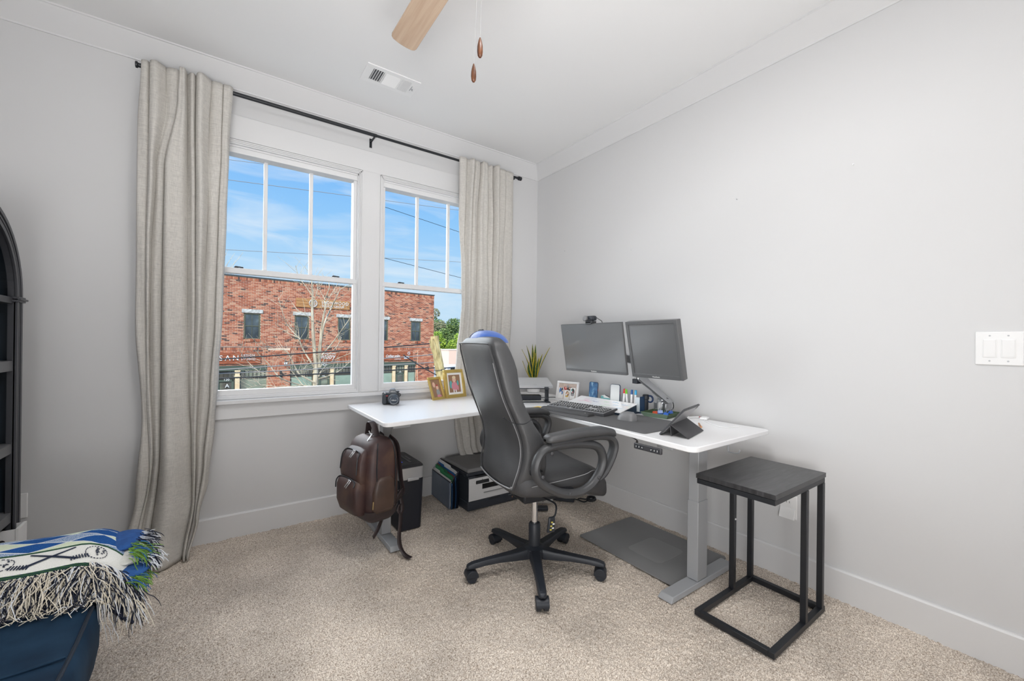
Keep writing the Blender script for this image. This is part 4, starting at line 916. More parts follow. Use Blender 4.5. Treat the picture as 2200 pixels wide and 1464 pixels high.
# ------------------------------------------------------------------ monitors on a twin arm
M_screen = mat('matt_screen', (.12, .122, .125), .30, spec=1.0, coat=.4)
M_bezel = mat('monitor_bezel', (.11, .112, .115), .38)
def monitor(label, xt, y0, y1, zt, zb, dx, thick, bez, depth_bez):
    """screen plane: top edge at (xt, y, zt), bottom edge dx further from the user; y0 > y1; local frame x across, y up"""
    t = thing('monitor', label, 'monitor', (0, 0, 0))
    ex = Vector((0, y1-y0, 0)).normalized(); up = Vector((-dx, 0, zt-zb)); H = up.length; up.normalize(); W = abs(y1-y0)
    M = frame_M((xt+dx, y0, zb), ex, up)       # local z points to the user
    if M.col[2][0] > 0: raise Exception('flip')
    t.matrix_world = M
    MB().box(0, W, 0, H, -thick, 0).obj('casing', M_bezel, t, bevel=.003)
    b = MB(); bl_, bb = bez
    b.box(0, bl_, 0, H, 0, depth_bez).box(W-bl_, W, 0, H, 0, depth_bez).box(bl_, W-bl_, H-bl_, H, 0, depth_bez).box(bl_, W-bl_, 0, bb, 0, depth_bez+.002); b.obj('bezel', M_bezel, t, bevel=.0012)
    MB().box(bl_, W-bl_, bb, H-bl_, 0, .0012).obj('screen', M_screen, t)
    text('brand_lettering', 'ViewSonic', .012, M_letter, t, Matrix.Translation((W*.5, bb*.3, depth_bez+.003)), .0003, align='CENTER')
    MB().box(W/2-.10, W/2+.10, H*.28, H*.75, -thick-.022, -thick).obj('rear_housing', M_navyblack, t, bevel=.008)
    return t, W, H
monitor('left wide computer monitor with thin bezel and webcam on top', -.405, -.792, -1.340, 1.328, 1.000, .059, .014, (.004, .018), .002)
monitor('right squarer computer monitor with thick black bezel', -.405, -1.370, -1.712, 1.327, .996, .076, .036, (.018, .022), .006)
t = thing('monitor_mount', 'silver twin monitor arm standing at the back of the desk', 'monitor arm', (-.10, -1.42, DZ))
base = MB().box(-.05, .05, -.055, .055, 0, .012).obj('clamp_base', M_alu, t, bevel=.004)
MB().lathe([(.036, .012), (.036, .07), (.030, .078), (.030, .10), (.02, .105)], n=24).box(-.03, .035, -.045, .045, .012, .066).obj('post', M_alu, t, bevel=.004)
MB().hexa([(-.045, -.075, .070), (.02, -.075, .070), (.02, -.010, .100), (-.045, -.010, .100), (-.185, .055, .225), (-.12, .055, .225), (-.12, .10, .275), (-.185, .10, .275)]).obj('gas_spring_arm', M_alu, t, bevel=.008, seg=3)
MB().hexa([(-.037, -.05, .073), (-.005, -.05, .073), (-.005, -.035, .080), (-.037, -.035, .080), (-.17, .06, .205), (-.135, .06, .205), (-.135, .075, .235), (-.17, .075, .235)]).obj('arm_cover', M_greymetal, t, bevel=.004)
MB().box(-.175, -.125, .062, .10, .185, .215).obj('arm_joint', M_navyblack, t, bevel=.003)
MB().cyl((-.15, .075, .215), (-.15, .075, .29), .018, n=20).obj('pivot_cylinder', M_chrome, t, smooth=True)
MB().bar((-.15, .075, .285), (-.165, -.10, .30), .03, .03).cyl((-.16, -.12, .33), (-.205, -.12, .335), .02, n=14).bar((-.16, -.12, .29), (-.16, -.12, .36), .04, .02, (1, 0, 0)).obj('mount_head', M_greymetal, t, bevel=.003)
MB().hexa([(-.05, .0, .10), (-.01, .0, .10), (-.01, .04, .12), (-.05, .04, .12), (-.16, .09, .30), (-.13, .09, .30), (-.13, .13, .36), (-.16, .13, .36)]).hexa([(-.165, .09, .30), (-.135, .09, .30), (-.135, .10, .36), (-.165, .10, .36), (-.20, .33, .355), (-.17, .33, .355), (-.17, .34, .41), (-.20, .34, .41)]).obj('second_arm', M_alu, t, bevel=.006)
MB().tube(smoothpath([(-.03, -.05, .10), (.02, -.06, .07), (.0, -.07, .03), (-.06, -.03, .005), (-.02, .0, .003)], 5), .003, 6).obj('cable', M_black, t, smooth=True)
t = thing('webcam', 'small black webcam clipped on top of the left monitor', 'webcam', (-.405, -1.075, 1.340), 0)
MB().box(-.022, .018, -.05, .05, .004, .037).obj('body', M_navyblack, t, bevel=.012, seg=4)
MB().cyl((-.024, .012, .021), (-.038, .012, .021), .0165, .0165, 22).obj('lens', M_grey, t, bevel=.002)
MB().box(-.012, .03, -.03, .03, -.010, .004).box(-.012, -.005, -.02, .03, -.018, .0).box(.03, .036, -.02, .02, -.05, .0).obj('clip', M_darkgrey, t, bevel=.002)
MB().tube(smoothpath([(.015, -.045, .025), (.03, -.06, .01), (.035, -.075, -.004), (.05, -.07, -.06)], 5), .0022, 6).obj('cable', M_black, t)
# ------------------------------------------------------------------ things on the desk
D = DZ+.0008
M_gold = mat('gold_frame', (.62, .45, .14), .28, .55, noise=(20, .1))
M_oliveg = mat('gold_edge', (.36, .30, .09), .3, .5)
M_skin = mat('print_skin', (.72, .45, .34), .5); M_hair = mat('print_dark_hair', (.05, .03, .025), .5); M_bluep = mat('print_blue', (.08, .19, .42), .5)
def flat_disc(m, cx, cy, rx, ry, z, n=18): return m.prism([(cx+rx*math.cos(2*PI*k/n), cy+ry*math.sin(2*PI*k/n)) for k in range(n)], z, z+.0002)
def photo_blob(parent, name, shapes, z0, mats):
    """flat printed picture: shapes = (material, cx, cy, rx, ry)"""
    m = MB(); ml = []
    for i, (mt, cx, cy, rx, ry) in enumerate(shapes):
        if mt not in ml: ml.append(mt)
        m.cur = ml.index(mt); flat_disc(m, cx, cy, rx, ry, z0+.00025*i)
    m.obj(name, [mats[k] for k in ml], parent)
pm = dict(skin=M_skin, hair=M_hair, blue=M_bluep, white=M_paper, yellow=mat('print_yellow', (.65, .42, .10), .5), pink=mat('print_pink', (.62, .25, .30), .5), teal=mat('print_teal', (.12, .38, .38), .5),
          dark=mat('print_dark', (.07, .06, .055), .5), brown=mat('print_brown', (.30, .17, .10), .5), check=mat('print_check', (.32, .34, .33), .5, noise=(900, .8)), red=mat('print_red', (.45, .06, .07), .5), blond=mat('print_blond', (.72, .58, .38), .5), grey=mat('print_grey', (.30, .30, .31), .5))
def photo_frame(label, p0, p1, H, lean, fw, m, depth, mat_w=0., group=None, top_y=None):
    p0, p1 = Vector(p0), Vector(p1); ex = (p1-p0).normalized(); W = (p1-p0).length; n = ex.cross(Vector((0, 0, 1))).normalized()  # n faces viewer
    up = (Vector((0, 0, 1))*math.cos(lean)-n*math.sin(lean)).normalized()
    t = thing('photo_frame', label, 'photo frame', group=group); t.matrix_world = frame_M(p0, ex, up)
    b = MB()
    for (x0, x1, y0, y1, q) in ((0, W, 0, fw, 0), (0, W, H-fw, H, 1), (0, fw, fw, H-fw, 2), (W-fw, W, fw, H-fw, 3)):
        b.box(x0, x1, y0, y1, -depth, 0)
    b.obj('frame', m, t, bevel=.0025)
    MB().box(fw*.8, W-fw*.8, fw*.8, H-fw*.8, -depth*.8, -depth*.6).obj('backing', pm['brown'], t)
    if mat_w: 
        b = MB(); a = fw*.9; c = fw+mat_w
        for x0, x1, y0, y1 in ((a, W-a, a, c), (a, W-a, H-c, H-a), (a, c, c, H-c), (W-c, W-c+mat_w+fw*.1, c, H-c)): b.box(x0, x1, y0, y1, -depth*.55, -depth*.4)
        b.obj('mount', M_paper, t)
    return t, W, H
t, W, H = photo_frame('small gold photo frame showing a woman holding a baby, left of two by the window', (-1.109, -.182, D), (-.984, -.137, D), .178, math.radians(21), .020, M_gold, .012)
MB().box(.02, W-.02, .02, H-.02, -.0085, -.008).obj('photo_print', mat('print_bg_taupe', (.42, .33, .26), .4, noise=(30, .15)), t)
photo_blob(t, 'photo_figures', [('yellow', .046, .045, .026, .045), ('hair', .048, .128, .018, .026), ('skin', .050, .118, .0135, .021), ('check', .078, .055, .018, .030), ('skin', .078, .094, .013, .016), ('red', .078, .112, .011, .006), ('pink', .080, .028, .022, .012)], -.0078, pm)
MB().hexa([(.03, .0, -.06), (.07, .0, -.06), (.07, .10, -.013), (.03, .10, -.013), (.03, .0, -.058), (.07, .0, -.058), (.07, .10, -.011), (.03, .10, -.011)]).obj('easel_back', mat('kraft_card', (.52, .34, .22), .7), t)
t, W, H = photo_frame('larger gold photo frame with a toddler in pink, right of two by the window', (-.978, -.142, D), (-.782, -.098, D), .222, math.radians(11), .026, M_gold, .022, .016)
MB().box(.04, W-.04, .04, H-.04, -.014, -.0135).obj('photo_print', mat('print_bg_dark', (.13, .10, .085), .4, noise=(40, .5)), t)
photo_blob(t, 'photo_figures', [('teal', .065, .105, .014, .03), ('teal', .135, .115, .010, .02), ('pink', .100, .090, .030, .036), ('skin', .100, .142, .018, .022), ('blond', .100, .160, .018, .012), ('white', .088, .052, .005, .014), ('white', .110, .050, .005, .014), ('pink', .130, .075, .010, .02)], -.0133, pm)
MB().hexa([(.08, 0, -.10), (.12, 0, -.10), (.12, .12, -.024), (.08, .12, -.024), (.08, 0, -.098), (.12, 0, -.098), (.12, .12, -.021), (.08, .12, -.021)]).obj('easel_back', M_darkgrey, t)
t, W, H = photo_frame('white photo frame holding three instant photos over a team picture', (-.310, -.628, D), (-.262, -.812, D), .150, math.radians(12), .016, M_white_pl, .016)
MB().box(.014, W-.014, .014, H-.014, -.010, -.0095).obj('photo_print', mat('print_wood_wall', (.55, .44, .38), .4, noise=(60, .2)), t)
photo_blob(t, 'team_faces', [('red', .076, .098, .016, .013), ('dark', .115, .096, .028, .014), ('skin', .078, .102, .007, .008), ('grey', .094, .112, .009, .010), ('skin', .112, .100, .006, .007), ('blue', .13, .094, .01, .01)], -.0094, pm)
for (x, y, w, h, sh) in ((.040, .058, .044, .082, [('blue', -.006, .012, .010, .022), ('dark', .010, .018, .008, .016), ('skin', .012, .012, .005, .006), ('blue', .012, -.004, .007, .014), ('white', 0, -.006, .008, .010)]),
                        (.092, .048, .046, .070, [('brown', .006, .0, .015, .022), ('blond', .010, .006, .007, .009), ('skin', .002, .002, .006, .008), ('yellow', .004, -.018, .014, .006), ('white', .0, -.006, .006, .006)]),
                        (.142, .062, .044, .086, [('dark', .0, .006, .016, .024), ('teal', -.010, .012, .006, .014), ('pink', .002, .002, .005, .005), ('grey', .002, -.016, .015, .010), ('white', -.008, .006, .004, .008)])):
    q = MB().box(x-w/2, x+w/2, y-h/2, y+h/2, -.0078, -.0070).obj('instant_photo', M_paper, t)
    photo_blob(q, 'picture', [(k, x+a, y+.008+b_, c, d) for k, a, b_, c, d in sh], -.0069, pm)
MB().hexa([(.08, 0, -.09), (.12, 0, -.09), (.12, .1, -.017), (.08, .1, -.017), (.08, 0, -.088), (.12, 0, -.088), (.12, .1, -.015), (.08, .1, -.015)]).obj('easel_back', M_darkgrey, t)

# camera
t = thing('camera', 'black digital camera with zoom lens on the white desk by the window', 'camera', (-1.425, -.185, D), math.radians(-14)); M_cam = mat('camera_black', (.03, .036, .044), .42, bump=(1200, .3))
MB().box(-.062, .052, -.022, .028, .0, .078).obj('body', M_cam, t, bevel=.010, seg=4)
MB().box(-.064, -.032, -.048, -.01, .002, .074).obj('grip', M_cam, t, bevel=.011, seg=4)
MB().hexa([(-.024, -.028, .070), (.036, -.028, .070), (.036, .026, .070), (-.024, .026, .070), (-.012, -.034, .104), (.024, -.034, .104), (.020, .010, .108), (-.008, .010, .108)]).obj('prism_housing', mat('camera_top', (.16, .175, .19), .35), t, bevel=.006, seg=3)
text('brand_lettering', 'Nikon', .012, M_letter, t, frame_M((.006, -.0365, .084), (1, 0, 0), (0, .05, 1)), .0003, align='CENTER')
ln = MB().cyl((.008, -.02, .040), (.008, -.085, .036), .034, .033, 30).obj('lens', M_cam, t, bevel=.002)
MB().cyl((.008, -.04, .039), (.008, -.058, .038), .0355, .0355, 30).obj('zoom_ring', mat('ring_grey', (.20, .22, .24), .45, bump=(800, .3)), ln, bevel=.001)
MB().cyl((.008, -.083, .036), (.008, -.090, .0355), .034, .033, 30).obj('lens_cap', mat('lens_cap', (.03, .045, .065), .35), ln, bevel=.0015)
MB().tube([(.008+.026*math.cos(a*PI/12), -.0905, .0355+.026*math.sin(a*PI/12)) for a in range(24)], .0012, 5, closed=True).obj('cap_ring', M_alu, ln)
text('brand_lettering', 'Nikon', .013, M_letter, ln, frame_M((.008, -.0915, .031), (1, 0, 0), (0, 0, 1)), .0003, align='CENTER')
MB().cyl((-.048, .0, .078), (-.048, .0, .086), .009).cyl((-.046, -.03, .074), (-.046, -.036, .080), .006).obj('shutter_button', M_alu, t, bevel=.001)
MB().cyl((.042, .004, .078), (.042, .004, .087), .011, n=20).obj('mode_dial', M_cam, t, bevel=.001)
MB().box(-.040, -.028, -.0495, -.046, .058, .063).obj('red_badge', mat('red_badge', (.55, .04, .05), .4), t)
MB().tube(smoothpath([(.050, .0, .070), (.058, -.004, .066), (.059, -.004, .055), (.052, .0, .048)], 4), .003, 6).obj('strap_lug', M_darkgrey, t)

# snake plant in a white pot
t = thing('snake_plant', 'yellow edged snake plant in a round white pot in the desk corner', 'plant', (-.135, -.140, D))
MB().lathe([(.048, 0), (.056, .004), (.060, .05), (.062, .118), (.060, .125), (.054, .122), (.053, .10)], n=32).obj('pot', M_white_pl, t, smooth=True)
MB().lathe([(.0, .112), (.05, .115), (.054, .112)], n=20, caps=False).obj('soil', mat('soil', (.06, .035, .02), .95, bump=(200, .8)), t)
M_leafg = noise_ramp_mat('snake_leaf', [(.35, (.012, .035, .012)), (.55, (.04, .11, .03)), (.7, (.10, .20, .05))], 40, (1, 1, 3.5), .35); M_leafy = mat('leaf_margin', (.75, .58, .04), .4)
for k, (bx, by, dx, dy, h, w, bend) in enumerate([(-.02, -.01, -.085, .02, .265, .017, .02), (-.01, .0, -.055, .0, .30, .016, .01), (0, .01, -.012, .0, .315, .015, .0), (.008, -.005, .005, -.005, .31, .017, .0), (.02, .0, .055, .0, .225, .014, .0), (.025, -.01, .115, .0, .285, .014, -.01),
                                              (-.025, -.02, -.075, -.02, .165, .013, .03), (.0, -.025, .01, -.03, .235, .020, .0), (-.008, -.02, -.035, -.03, .16, .016, .02), (.015, -.02, .03, -.025, .20, .014, 0)]):
    R_ = Vector((.8165, -.577, 0)); F_ = Vector((.577, .8165, 0)); base_ = R_*bx+F_*by; dvec = R_*dx+F_*dy; rows = []; wr = R_*math.cos(k*.5-1.0)+F_*math.sin(k*.5-1.0); rows = []
    nrm = wr.cross(Vector((0, 0, 1)))
    for i in range(13):
        s_ = i/12; p = base_+dvec*(s_**1.3)+Vector((0, 0, .112+h*s_))+wr*bend*math.sin(PI*s_); ww = w*(1.15*s_+.45)*(1-s_**3.2)*1.35 if s_ < 1 else 0
        ww = w*math.sin(PI*min(1, (.22+.78*s_)))**.8+.0004; tw = wr*math.cos(s_*.6)+nrm*math.sin(s_*.6)
        rows.append([p-tw*ww, p-tw*ww*.72+nrm*.002, p+nrm*.0035, p+tw*ww*.72+nrm*.002, p+tw*ww])
    m = MB().grid([r[1:4] for r in rows]); l = m.obj('leaf', M_leafg, t, smooth=True); sol = l.modifiers.new('t', 'SOLIDIFY'); sol.thickness = .0016
    m = MB().grid([r[0:2] for r in rows]).grid([r[3:5] for r in rows]); e = m.obj('leaf_margin', M_leafy, l, smooth=True); sol = e.modifiers.new('t', 'SOLIDIFY'); sol.thickness = .0015

# laptop on a tilted stand, dock below
ex = Vector((.873, -.487, 0)).normalized(); ey = Vector((.487, .873, 0)).normalized(); O_ = Vector((-.425, -.708, D))
t = thing('laptop_stand', 'dark metal laptop riser with bent side legs on the desk', 'laptop stand'); t.matrix_world = frame_M(O_, ex, ey)
for x in (-.30, -.022): MB().tube(smoothpath([(x, -.01, .004), (x, .02, .004), (x+.004, .045, .018), (x+.004, .05, .05), (x+.004, .048, .085), (x+.004, .035, .098)], 3), .0045, 4, flat=3.4, up=(1, 0, 0)).box(x-.012, x+.020, -.028, .11, .0, .005).obj('side_leg', M_navyblack, t, bevel=.001)
MB().box(-.31, .0, .0, .025, .0, .006).box(-.315, -.005, .01, .19, .0975, .1015).box(-.30, -.27, -.008, .004, .094, .112).box(-.045, -.015, -.008, .004, .094, .112).obj('tray', M_navyblack, t, bevel=.001)
t = thing('laptop', 'closed silver laptop lying on the riser in front of the plant', 'laptop'); tl = frame_M(O_+Vector((0, 0, .1035)), ex, (ey*math.cos(.20)+Vector((0, 0, 1))*math.sin(.20))); t.matrix_world = tl
M_silver = mat('laptop_silver', (.62, .63, .65), .32, .6)
MB().prism(rrect(.345, .225, .014, 5, -.1525, .114), .0, .009).obj('base', M_silver, t, bevel=.001)
lid = MB().prism(rrect(.345, .225, .014, 5, -.1525, .114), .010, .016).obj('lid', M_silver, t, bevel=.0012)
text('brand_lettering', 'hp', .026, mat('mirror_logo', (.85, .85, .87), .1, 1.), lid, Matrix.Translation((-.12, .03, .0162)), .0002, shear=.2)
MB().box(.018, .026, .05, .065, .003, .008).obj('port_plug', M_black, t)
t = thing('docking_station', 'flat black docking box under the laptop riser', 'docking station'); t.matrix_world = frame_M(O_+ey*.03, ex, ey)
MB().box(-.26, -.06, .01, .09, .010, .046).obj('housing', M_navyblack, t, bevel=.003); MB().tube(smoothpath([(-.06, .05, .025), (.02, .06, .026), (.06, .10, .020), (.12, .2, .004)], 4), .003, 6).obj('cable', M_black, t)
MB().box(-.27, -.04, -.01, .12, .0005, .008).obj('paper_tray', M_paper, t)
o = MB().prism(rrect(.086, .054, .003, 3), 0, .0008).obj('card', mat('yellow_card', (.72, .50, .06), .5, noise=(50, .2)), loc=(-.655, -.845, D), rot=(0, 0, math.radians(20))); tag(o, 'yellow and black card lying on the desk beside the keyboard', 'card')

# desk mat, keyboard, wrist rest, mouse
o = MB().prism(rrect(.41, .86, .02, 5, -.528, -1.33), D, D+.003).obj('desk_mat', mat('desk_mat_felt', (.105, .105, .108), .85, bump=(900, .3)), bevel=.0008); tag(o, 'dark grey felt desk mat under the keyboard and mouse', 'desk mat')
KD = D+.0032
kx = Vector((.148, -.989, 0)).normalized(); ky = Vector((.989, .148, 0)).normalized()
t = thing('keyboard', 'black full size keyboard on the grey desk mat', 'keyboard'); tilt = math.radians(5); t.matrix_world = frame_M(Vector((-.628, -.905, KD)), kx, ky*math.cos(tilt)+Vector((0, 0, 1))*math.sin(tilt))
MB().hexa([(0, 0, -.001), (.445, 0, -.001), (.445, .160, -.012), (0, .160, -.012), (.002, .003, .017), (.443, .003, .017), (.443, .158, .021), (.002, .158, .021)]).obj('case', M_darkgrey, t, bevel=.003)
MB().box(.008, .437, .010, .152, .0165, .0182).tf(Matrix.Rotation(.02, 4, 'X')).obj('key_plate', mat('key_plate_grey', (.42, .42, .43), .5), t)
kp = MB().hexa([(0, 0, 0), (.0160, 0, 0), (.0160, .0155, 0), (0, .0155, 0), (.0022, .003, .0075), (.0138, .003, .0075), (.0138, .0135, .0075), (.0022, .0135, .0075)])
M_key = mat('key_plastic', (.07, .07, .073), .32); key = None
rows = [[(i*.0192, 1) for i in range(13)]]*0
lay = []
for r_ in range(6):
    y = .014+r_*.0195+(.006 if r_ == 5 else 0)
    if r_ == 0: lay += [(.012, y, 1.25), (.036, y, 1.25), (.060, y, 1.25), (.084, y, 5.6), (.195, y, 1.25), (.219, y, 1.25), (.243, y, 1.25), (.266, y, 1.25)]
    else: lay += [(.012+i*.0192+(r_ % 2)*.004, y, 1) for i in range(14)]
    lay += [(.296+i*.0192, y, 1) for i in range(3) if not (r_ in (2, 3) and i != 9) or r_ in (0, 4, 5)]
    if r_ < 5: lay += [(.360+i*.0192, y, 1) for i in range(4)]
for x, y, w in lay:
    if x+.0165*w > .437: continue
    if key is None: key = kp.obj('key', M_key, t); key.location = (x, y, .018); key.scale = (w, 1, 1)
    else: c = copy_part(key, t, (x, y, .018+(y*.02))); c.scale = (w, 1, 1)
lg_ = MB()
for x, y, w in lay:
    if x+.0165*w <= .437 and w == 1: lg_.box(x+.0035, x+.0105, y+.0065, y+.0125, .0266+y*.02, .0269+y*.02)
lg_.obj('key_legends', M_letter, t, kind='stuff')
t = thing('wrist_rest', 'soft black wrist rest along the front of the keyboard', 'wrist rest'); t.matrix_world = frame_M(Vector((-.705, -.925, KD)), kx, ky)
P = [[(x, .034+.033*math.cos(a), .001+h_*max(0, math.sin(a))**.8) for a in [PI*k/10 for k in range(11)]]+[(x, .001, 0), (x, .067, 0)] for x, h_ in ((0, .010), (.008, .018), (.05, .02), (.2, .02), (.34, .02), (.372, .018), (.38, .010))]
m = MB().grid(P, True); m.add(P[0], [tuple(range(13))]); m.add(P[-1], [tuple(reversed(range(13)))]); m.obj('cushion', mat('wrist_fabric', (.06, .06, .062), .75, bump=(900, .3)), t, smooth=True)
for i in range(18): MB().box(.018+i*.019, .026+i*.019, .050, .064, .0125, .0135).obj('rib', M_black, t) if i == 0 else copy_part(bpy.data.objects['rib'], t, (i*.019, 0, 0))
text('brand_lettering', 'Logi', .012, M_letter, t, Matrix.Translation((.335, .018, .0185)), .0002)
t = thing('mouse', 'large sculpted dark grey computer mouse on the desk mat', 'mouse', (-.515, -1.482, KD), math.radians(12))
P = []
for i in range(15):
    q = i/14; u = -.056+.116*q; w = .037*max(0, 1-abs(2*q-1)**3.2)**.5+.0003; h = .048*max(0, 1-abs(2*q**.75-1)**2.6)**.6+.0002
    P.append([(w*math.cos(a)+.004*math.sin(a), u, math.sin(a)**.85*h*(1-.12*math.cos(a)) if math.sin(a) > 0 else 0) for a in [PI*k/14 for k in range(15)]])
m = MB().grid(P); m.obj('shell', mat('mouse_grey', (.17, .17, .175), .38), t, smooth=True); MB().prism(rrect(.066, .104, .03, 6, 0, .004), .0, .004).obj('base', M_black, t); MB().cyl((-.004, -.030, .038), (.004, -.030, .038), .010, n=18).obj('scroll_wheel', M_alu, t)
text('brand_lettering', 'logi', .010, M_alu, t, frame_M((-.026, .03, .032), (0, -1, 0), (.5, 0, 1)), .0003)

# desktop whiteboard organiser with slot behind it
M_board = noise_ramp_mat('glass_whiteboard', [(.3, (.80, .80, .81)), (.6, (.86, .86, .87)), (.8, (.83, .82, .84))], 9, (1, 1, 1), .12, coat=.4)
t = thing('desk_whiteboard', 'slanted white glass memo board with navy sides behind the keyboard', 'whiteboard')
xa, xb, ya, yb = -.440, -.285, -.885, -1.365
MB().hexa([(xa, ya, D), (xa, yb, D), (xb, yb, D), (xb, ya, D), (xa, ya, D+.016), (xa, yb, D+.016), (xb, yb, D+.056), (xb, ya, D+.056)]).obj('body', mat('navy_plastic', (.018, .035, .06), .4), t, bevel=.002)
MB().hexa([(xa-.003, ya+.003, D+.0165), (xa-.003, yb-.003, D+.0165), (xb+.002, yb-.003, D+.0575), (xb+.002, ya+.003, D+.0575), (xa-.003, ya+.003, D+.020), (xa-.003, yb-.003, D+.020), (xb+.002, yb-.003, D+.061), (xb+.002, ya+.003, D+.061)]).obj('board', M_board, t)
MB().box(xb, xb+.055, yb, ya, D, D+.012).box(xb+.050, xb+.055, yb, ya, D, D+.045).obj('pen_slot', mat('navy_plastic2', (.018, .035, .06), .4), t, bevel=.0015)
rr = random.Random(11)
for nm, c, y0 in (('pink', (.75, .25, .45), -1.0), ('blue', (.15, .45, .75), -1.27), ('green', (.25, .6, .25), -1.15), ('grey', (.35, .35, .5), -1.08)):
    m = MB()
    for _ in range(5):
        y = y0+rr.uniform(-.05, .05); s_ = rr.uniform(.15, .85); pts = []
        for i in range(9): yy = y+(i-4)*.006; ss = s_+.03*math.sin(i*1.9+_); pts.append((xa+(xb-xa)*ss, yy, D+.0202+.041*ss+.0002))
        m.tube(pts, .0007, 4)
    m.obj('ink_scribble', mat('ink_'+nm, c, .5), t, kind='stuff')
def phone(label, y, z, wp, lean):
    t = thing('smartphone', label, 'phone'); n = Vector((-1, -.12, 0)).normalized(); exx = Vector((0, 0, 1)).cross(n).normalized()
    exx = Vector((-.12, 1, 0)).normalized()*-1; up = (Vector((0, 0, 1))*math.cos(lean)+Vector((1, 0, 0))*math.sin(lean)).normalized()
    t.matrix_world = frame_M(Vector((-.262, y, z)), exx, up)
    MB().prism(rrect(.075, .152, .013, 6, 0, .076), -.008, 0).obj('case', mat('phone_case', (.03, .06, .11), .4), t, bevel=.0015)
    MB().prism(rrect(.069, .146, .011, 6, 0, .076), 0, .0006).obj('screen', wp, t)
    MB().box(.0365, .0385, .09, .105, -.005, -.002).obj('side_button', pm['red'], t)
phone('smartphone with blue abstract wallpaper, left of two standing behind the memo board', -.972, D+.013, noise_ramp_mat('blue_wallpaper', [(.35, (.03, .07, .16)), (.5, (.08, .2, .38)), (.62, (.3, .48, .62)), (.75, (.45, .5, .5))], 22, (1, .35, 1), .2, dist=1.5), .06)
phone('smartphone with plain white screen, right of two standing behind the memo board', -1.168, D+.013, mat('white_screen', (.78, .80, .80), .15), .05)
t = thing('card_stack', 'stack of white and teal cards in the slot between the two phones', 'cards', (-.262, -1.075, D+.0125))
for k, (dx, m, tl) in enumerate(((0, pm['teal'], .5), (.006, M_paper, .45), (.016, M_paper, .2), (.020, pm['dark'], .18))):
    MB().box(-.0008, .0008, -.045+.008*k, .040-.006*k, 0, .060+.004*k).obj('card', m, t, loc=(dx, 0, 0), rot=(.35 if k > 1 else .12, tl-.35, 0))
for k, (lab, c, y) in enumerate((('red capped marker leaning behind the memo board', (.75, .03, .04), -1.235), ('green capped marker leaning behind the memo board', (.22, .65, .05), -1.272), ('dark blue capped marker between the green and light blue ones', (.02, .10, .30), -1.298), ('light blue capped marker, rightmost behind the memo board', (.04, .42, .75), -1.326))):
    t = thing('marker', lab, 'marker', (-.255, y, D+.0135), 0, 'markers behind the memo board', rot=((.03, -.16, .0, .02)[k], .06, 0)); mc = mat('marker_ink', c, .35)
    MB().cyl((0, 0, .0), (0, 0, .026), .0078, n=16).obj('end_plug', mc, t, bevel=.001); MB().cyl((0, 0, .024), (0, 0, .100), .0068, n=16).obj('barrel', M_white_pl, t, smooth=True); MB().cyl((0, 0, .098), (0, 0, .128), .0076, .0070, 16).obj('cap', mc, t, bevel=.0015)
t = thing('card_holder', 'navy edged clear upright holder at the right end of the memo board', 'holder', (-.245, -1.372, D))
MB().box(-.02, .03, -.003, 0, .0, .105).obj('side_plate', mat('navy_plate', (.02, .05, .11), .35), t); MB().box(-.026, -.022, -.002, .030, .012, .100).obj('card', mat('pale_card', (.60, .66, .70), .4), t)
t = thing('travel_mug', 'black mug with dark blue loop handle behind the markers', 'mug', (-.205, -1.372, D))
MB().lathe([(.014, 0), (.016, .004), (.017, .085), (.020, .088), (.020, .112), (.016, .116)], n=24).obj('cup', M_navyblack, t, smooth=True)
MB().tube(smoothpath([(.006, -.014, .108), (.008, -.034, .108), (.009, -.045, .094), (.008, -.042, .078), (.006, -.028, .070), (.004, -.014, .074)], 4), .0045, 8, flat=1.4).obj('handle', mat('dark_blue_handle', (.025, .05, .13), .35), t, smooth=True)
t = thing('bottle', 'tiny white rounded bottle standing behind the memo board', 'bottle', (-.16, -1.44, D+.0)); MB().lathe([(.009, .022), (.011, .026), (.0115, .062), (.007, .072), (.004, .074)], n=20).obj('body', M_white_pl, t, smooth=True); MB().lathe([(.018, 0), (.020, .003), (.020, .018), (.017, .022)], n=24).obj('puck_base', M_navyblack, t, smooth=True)
# green tray with clips
t = thing('clip_tray', 'dark green folded corner tray holding clips and cables', 'tray', (-.235, -1.497, D), math.radians(10)); M_tray = mat('tray_green', (.045, .085, .035), .6, bump=(300, .2)); M_trayi = mat('tray_pale_green', (.16, .24, .17), .6)
a, c, h = .062, .082, .026
MB().box(-a, a, -.07, .07, 0, .002).obj('base', M_trayi, t)
for nm, q in (('front', [(-a, -.07, 0), (-a, .07, 0), (-c, .085, h), (-c, -.085, h)]), ('back', [(a, -.07, 0), (a, .07, 0), (c, .085, h), (c, -.085, h)]), ('left', [(-a, .07, 0), (a, .07, 0), (c, .085, h), (-c, .085, h)]), ('right', [(-a, -.07, 0), (a, -.07, 0), (c, -.085, h), (-c, -.085, h)])):
    o = MB().add(q, [(0, 1, 2, 3)]).obj('side_flap', M_tray if nm != 'front' else M_trayi, t); s_ = o.modifiers.new('t', 'SOLIDIFY'); s_.thickness = .002; s_.offset = 0
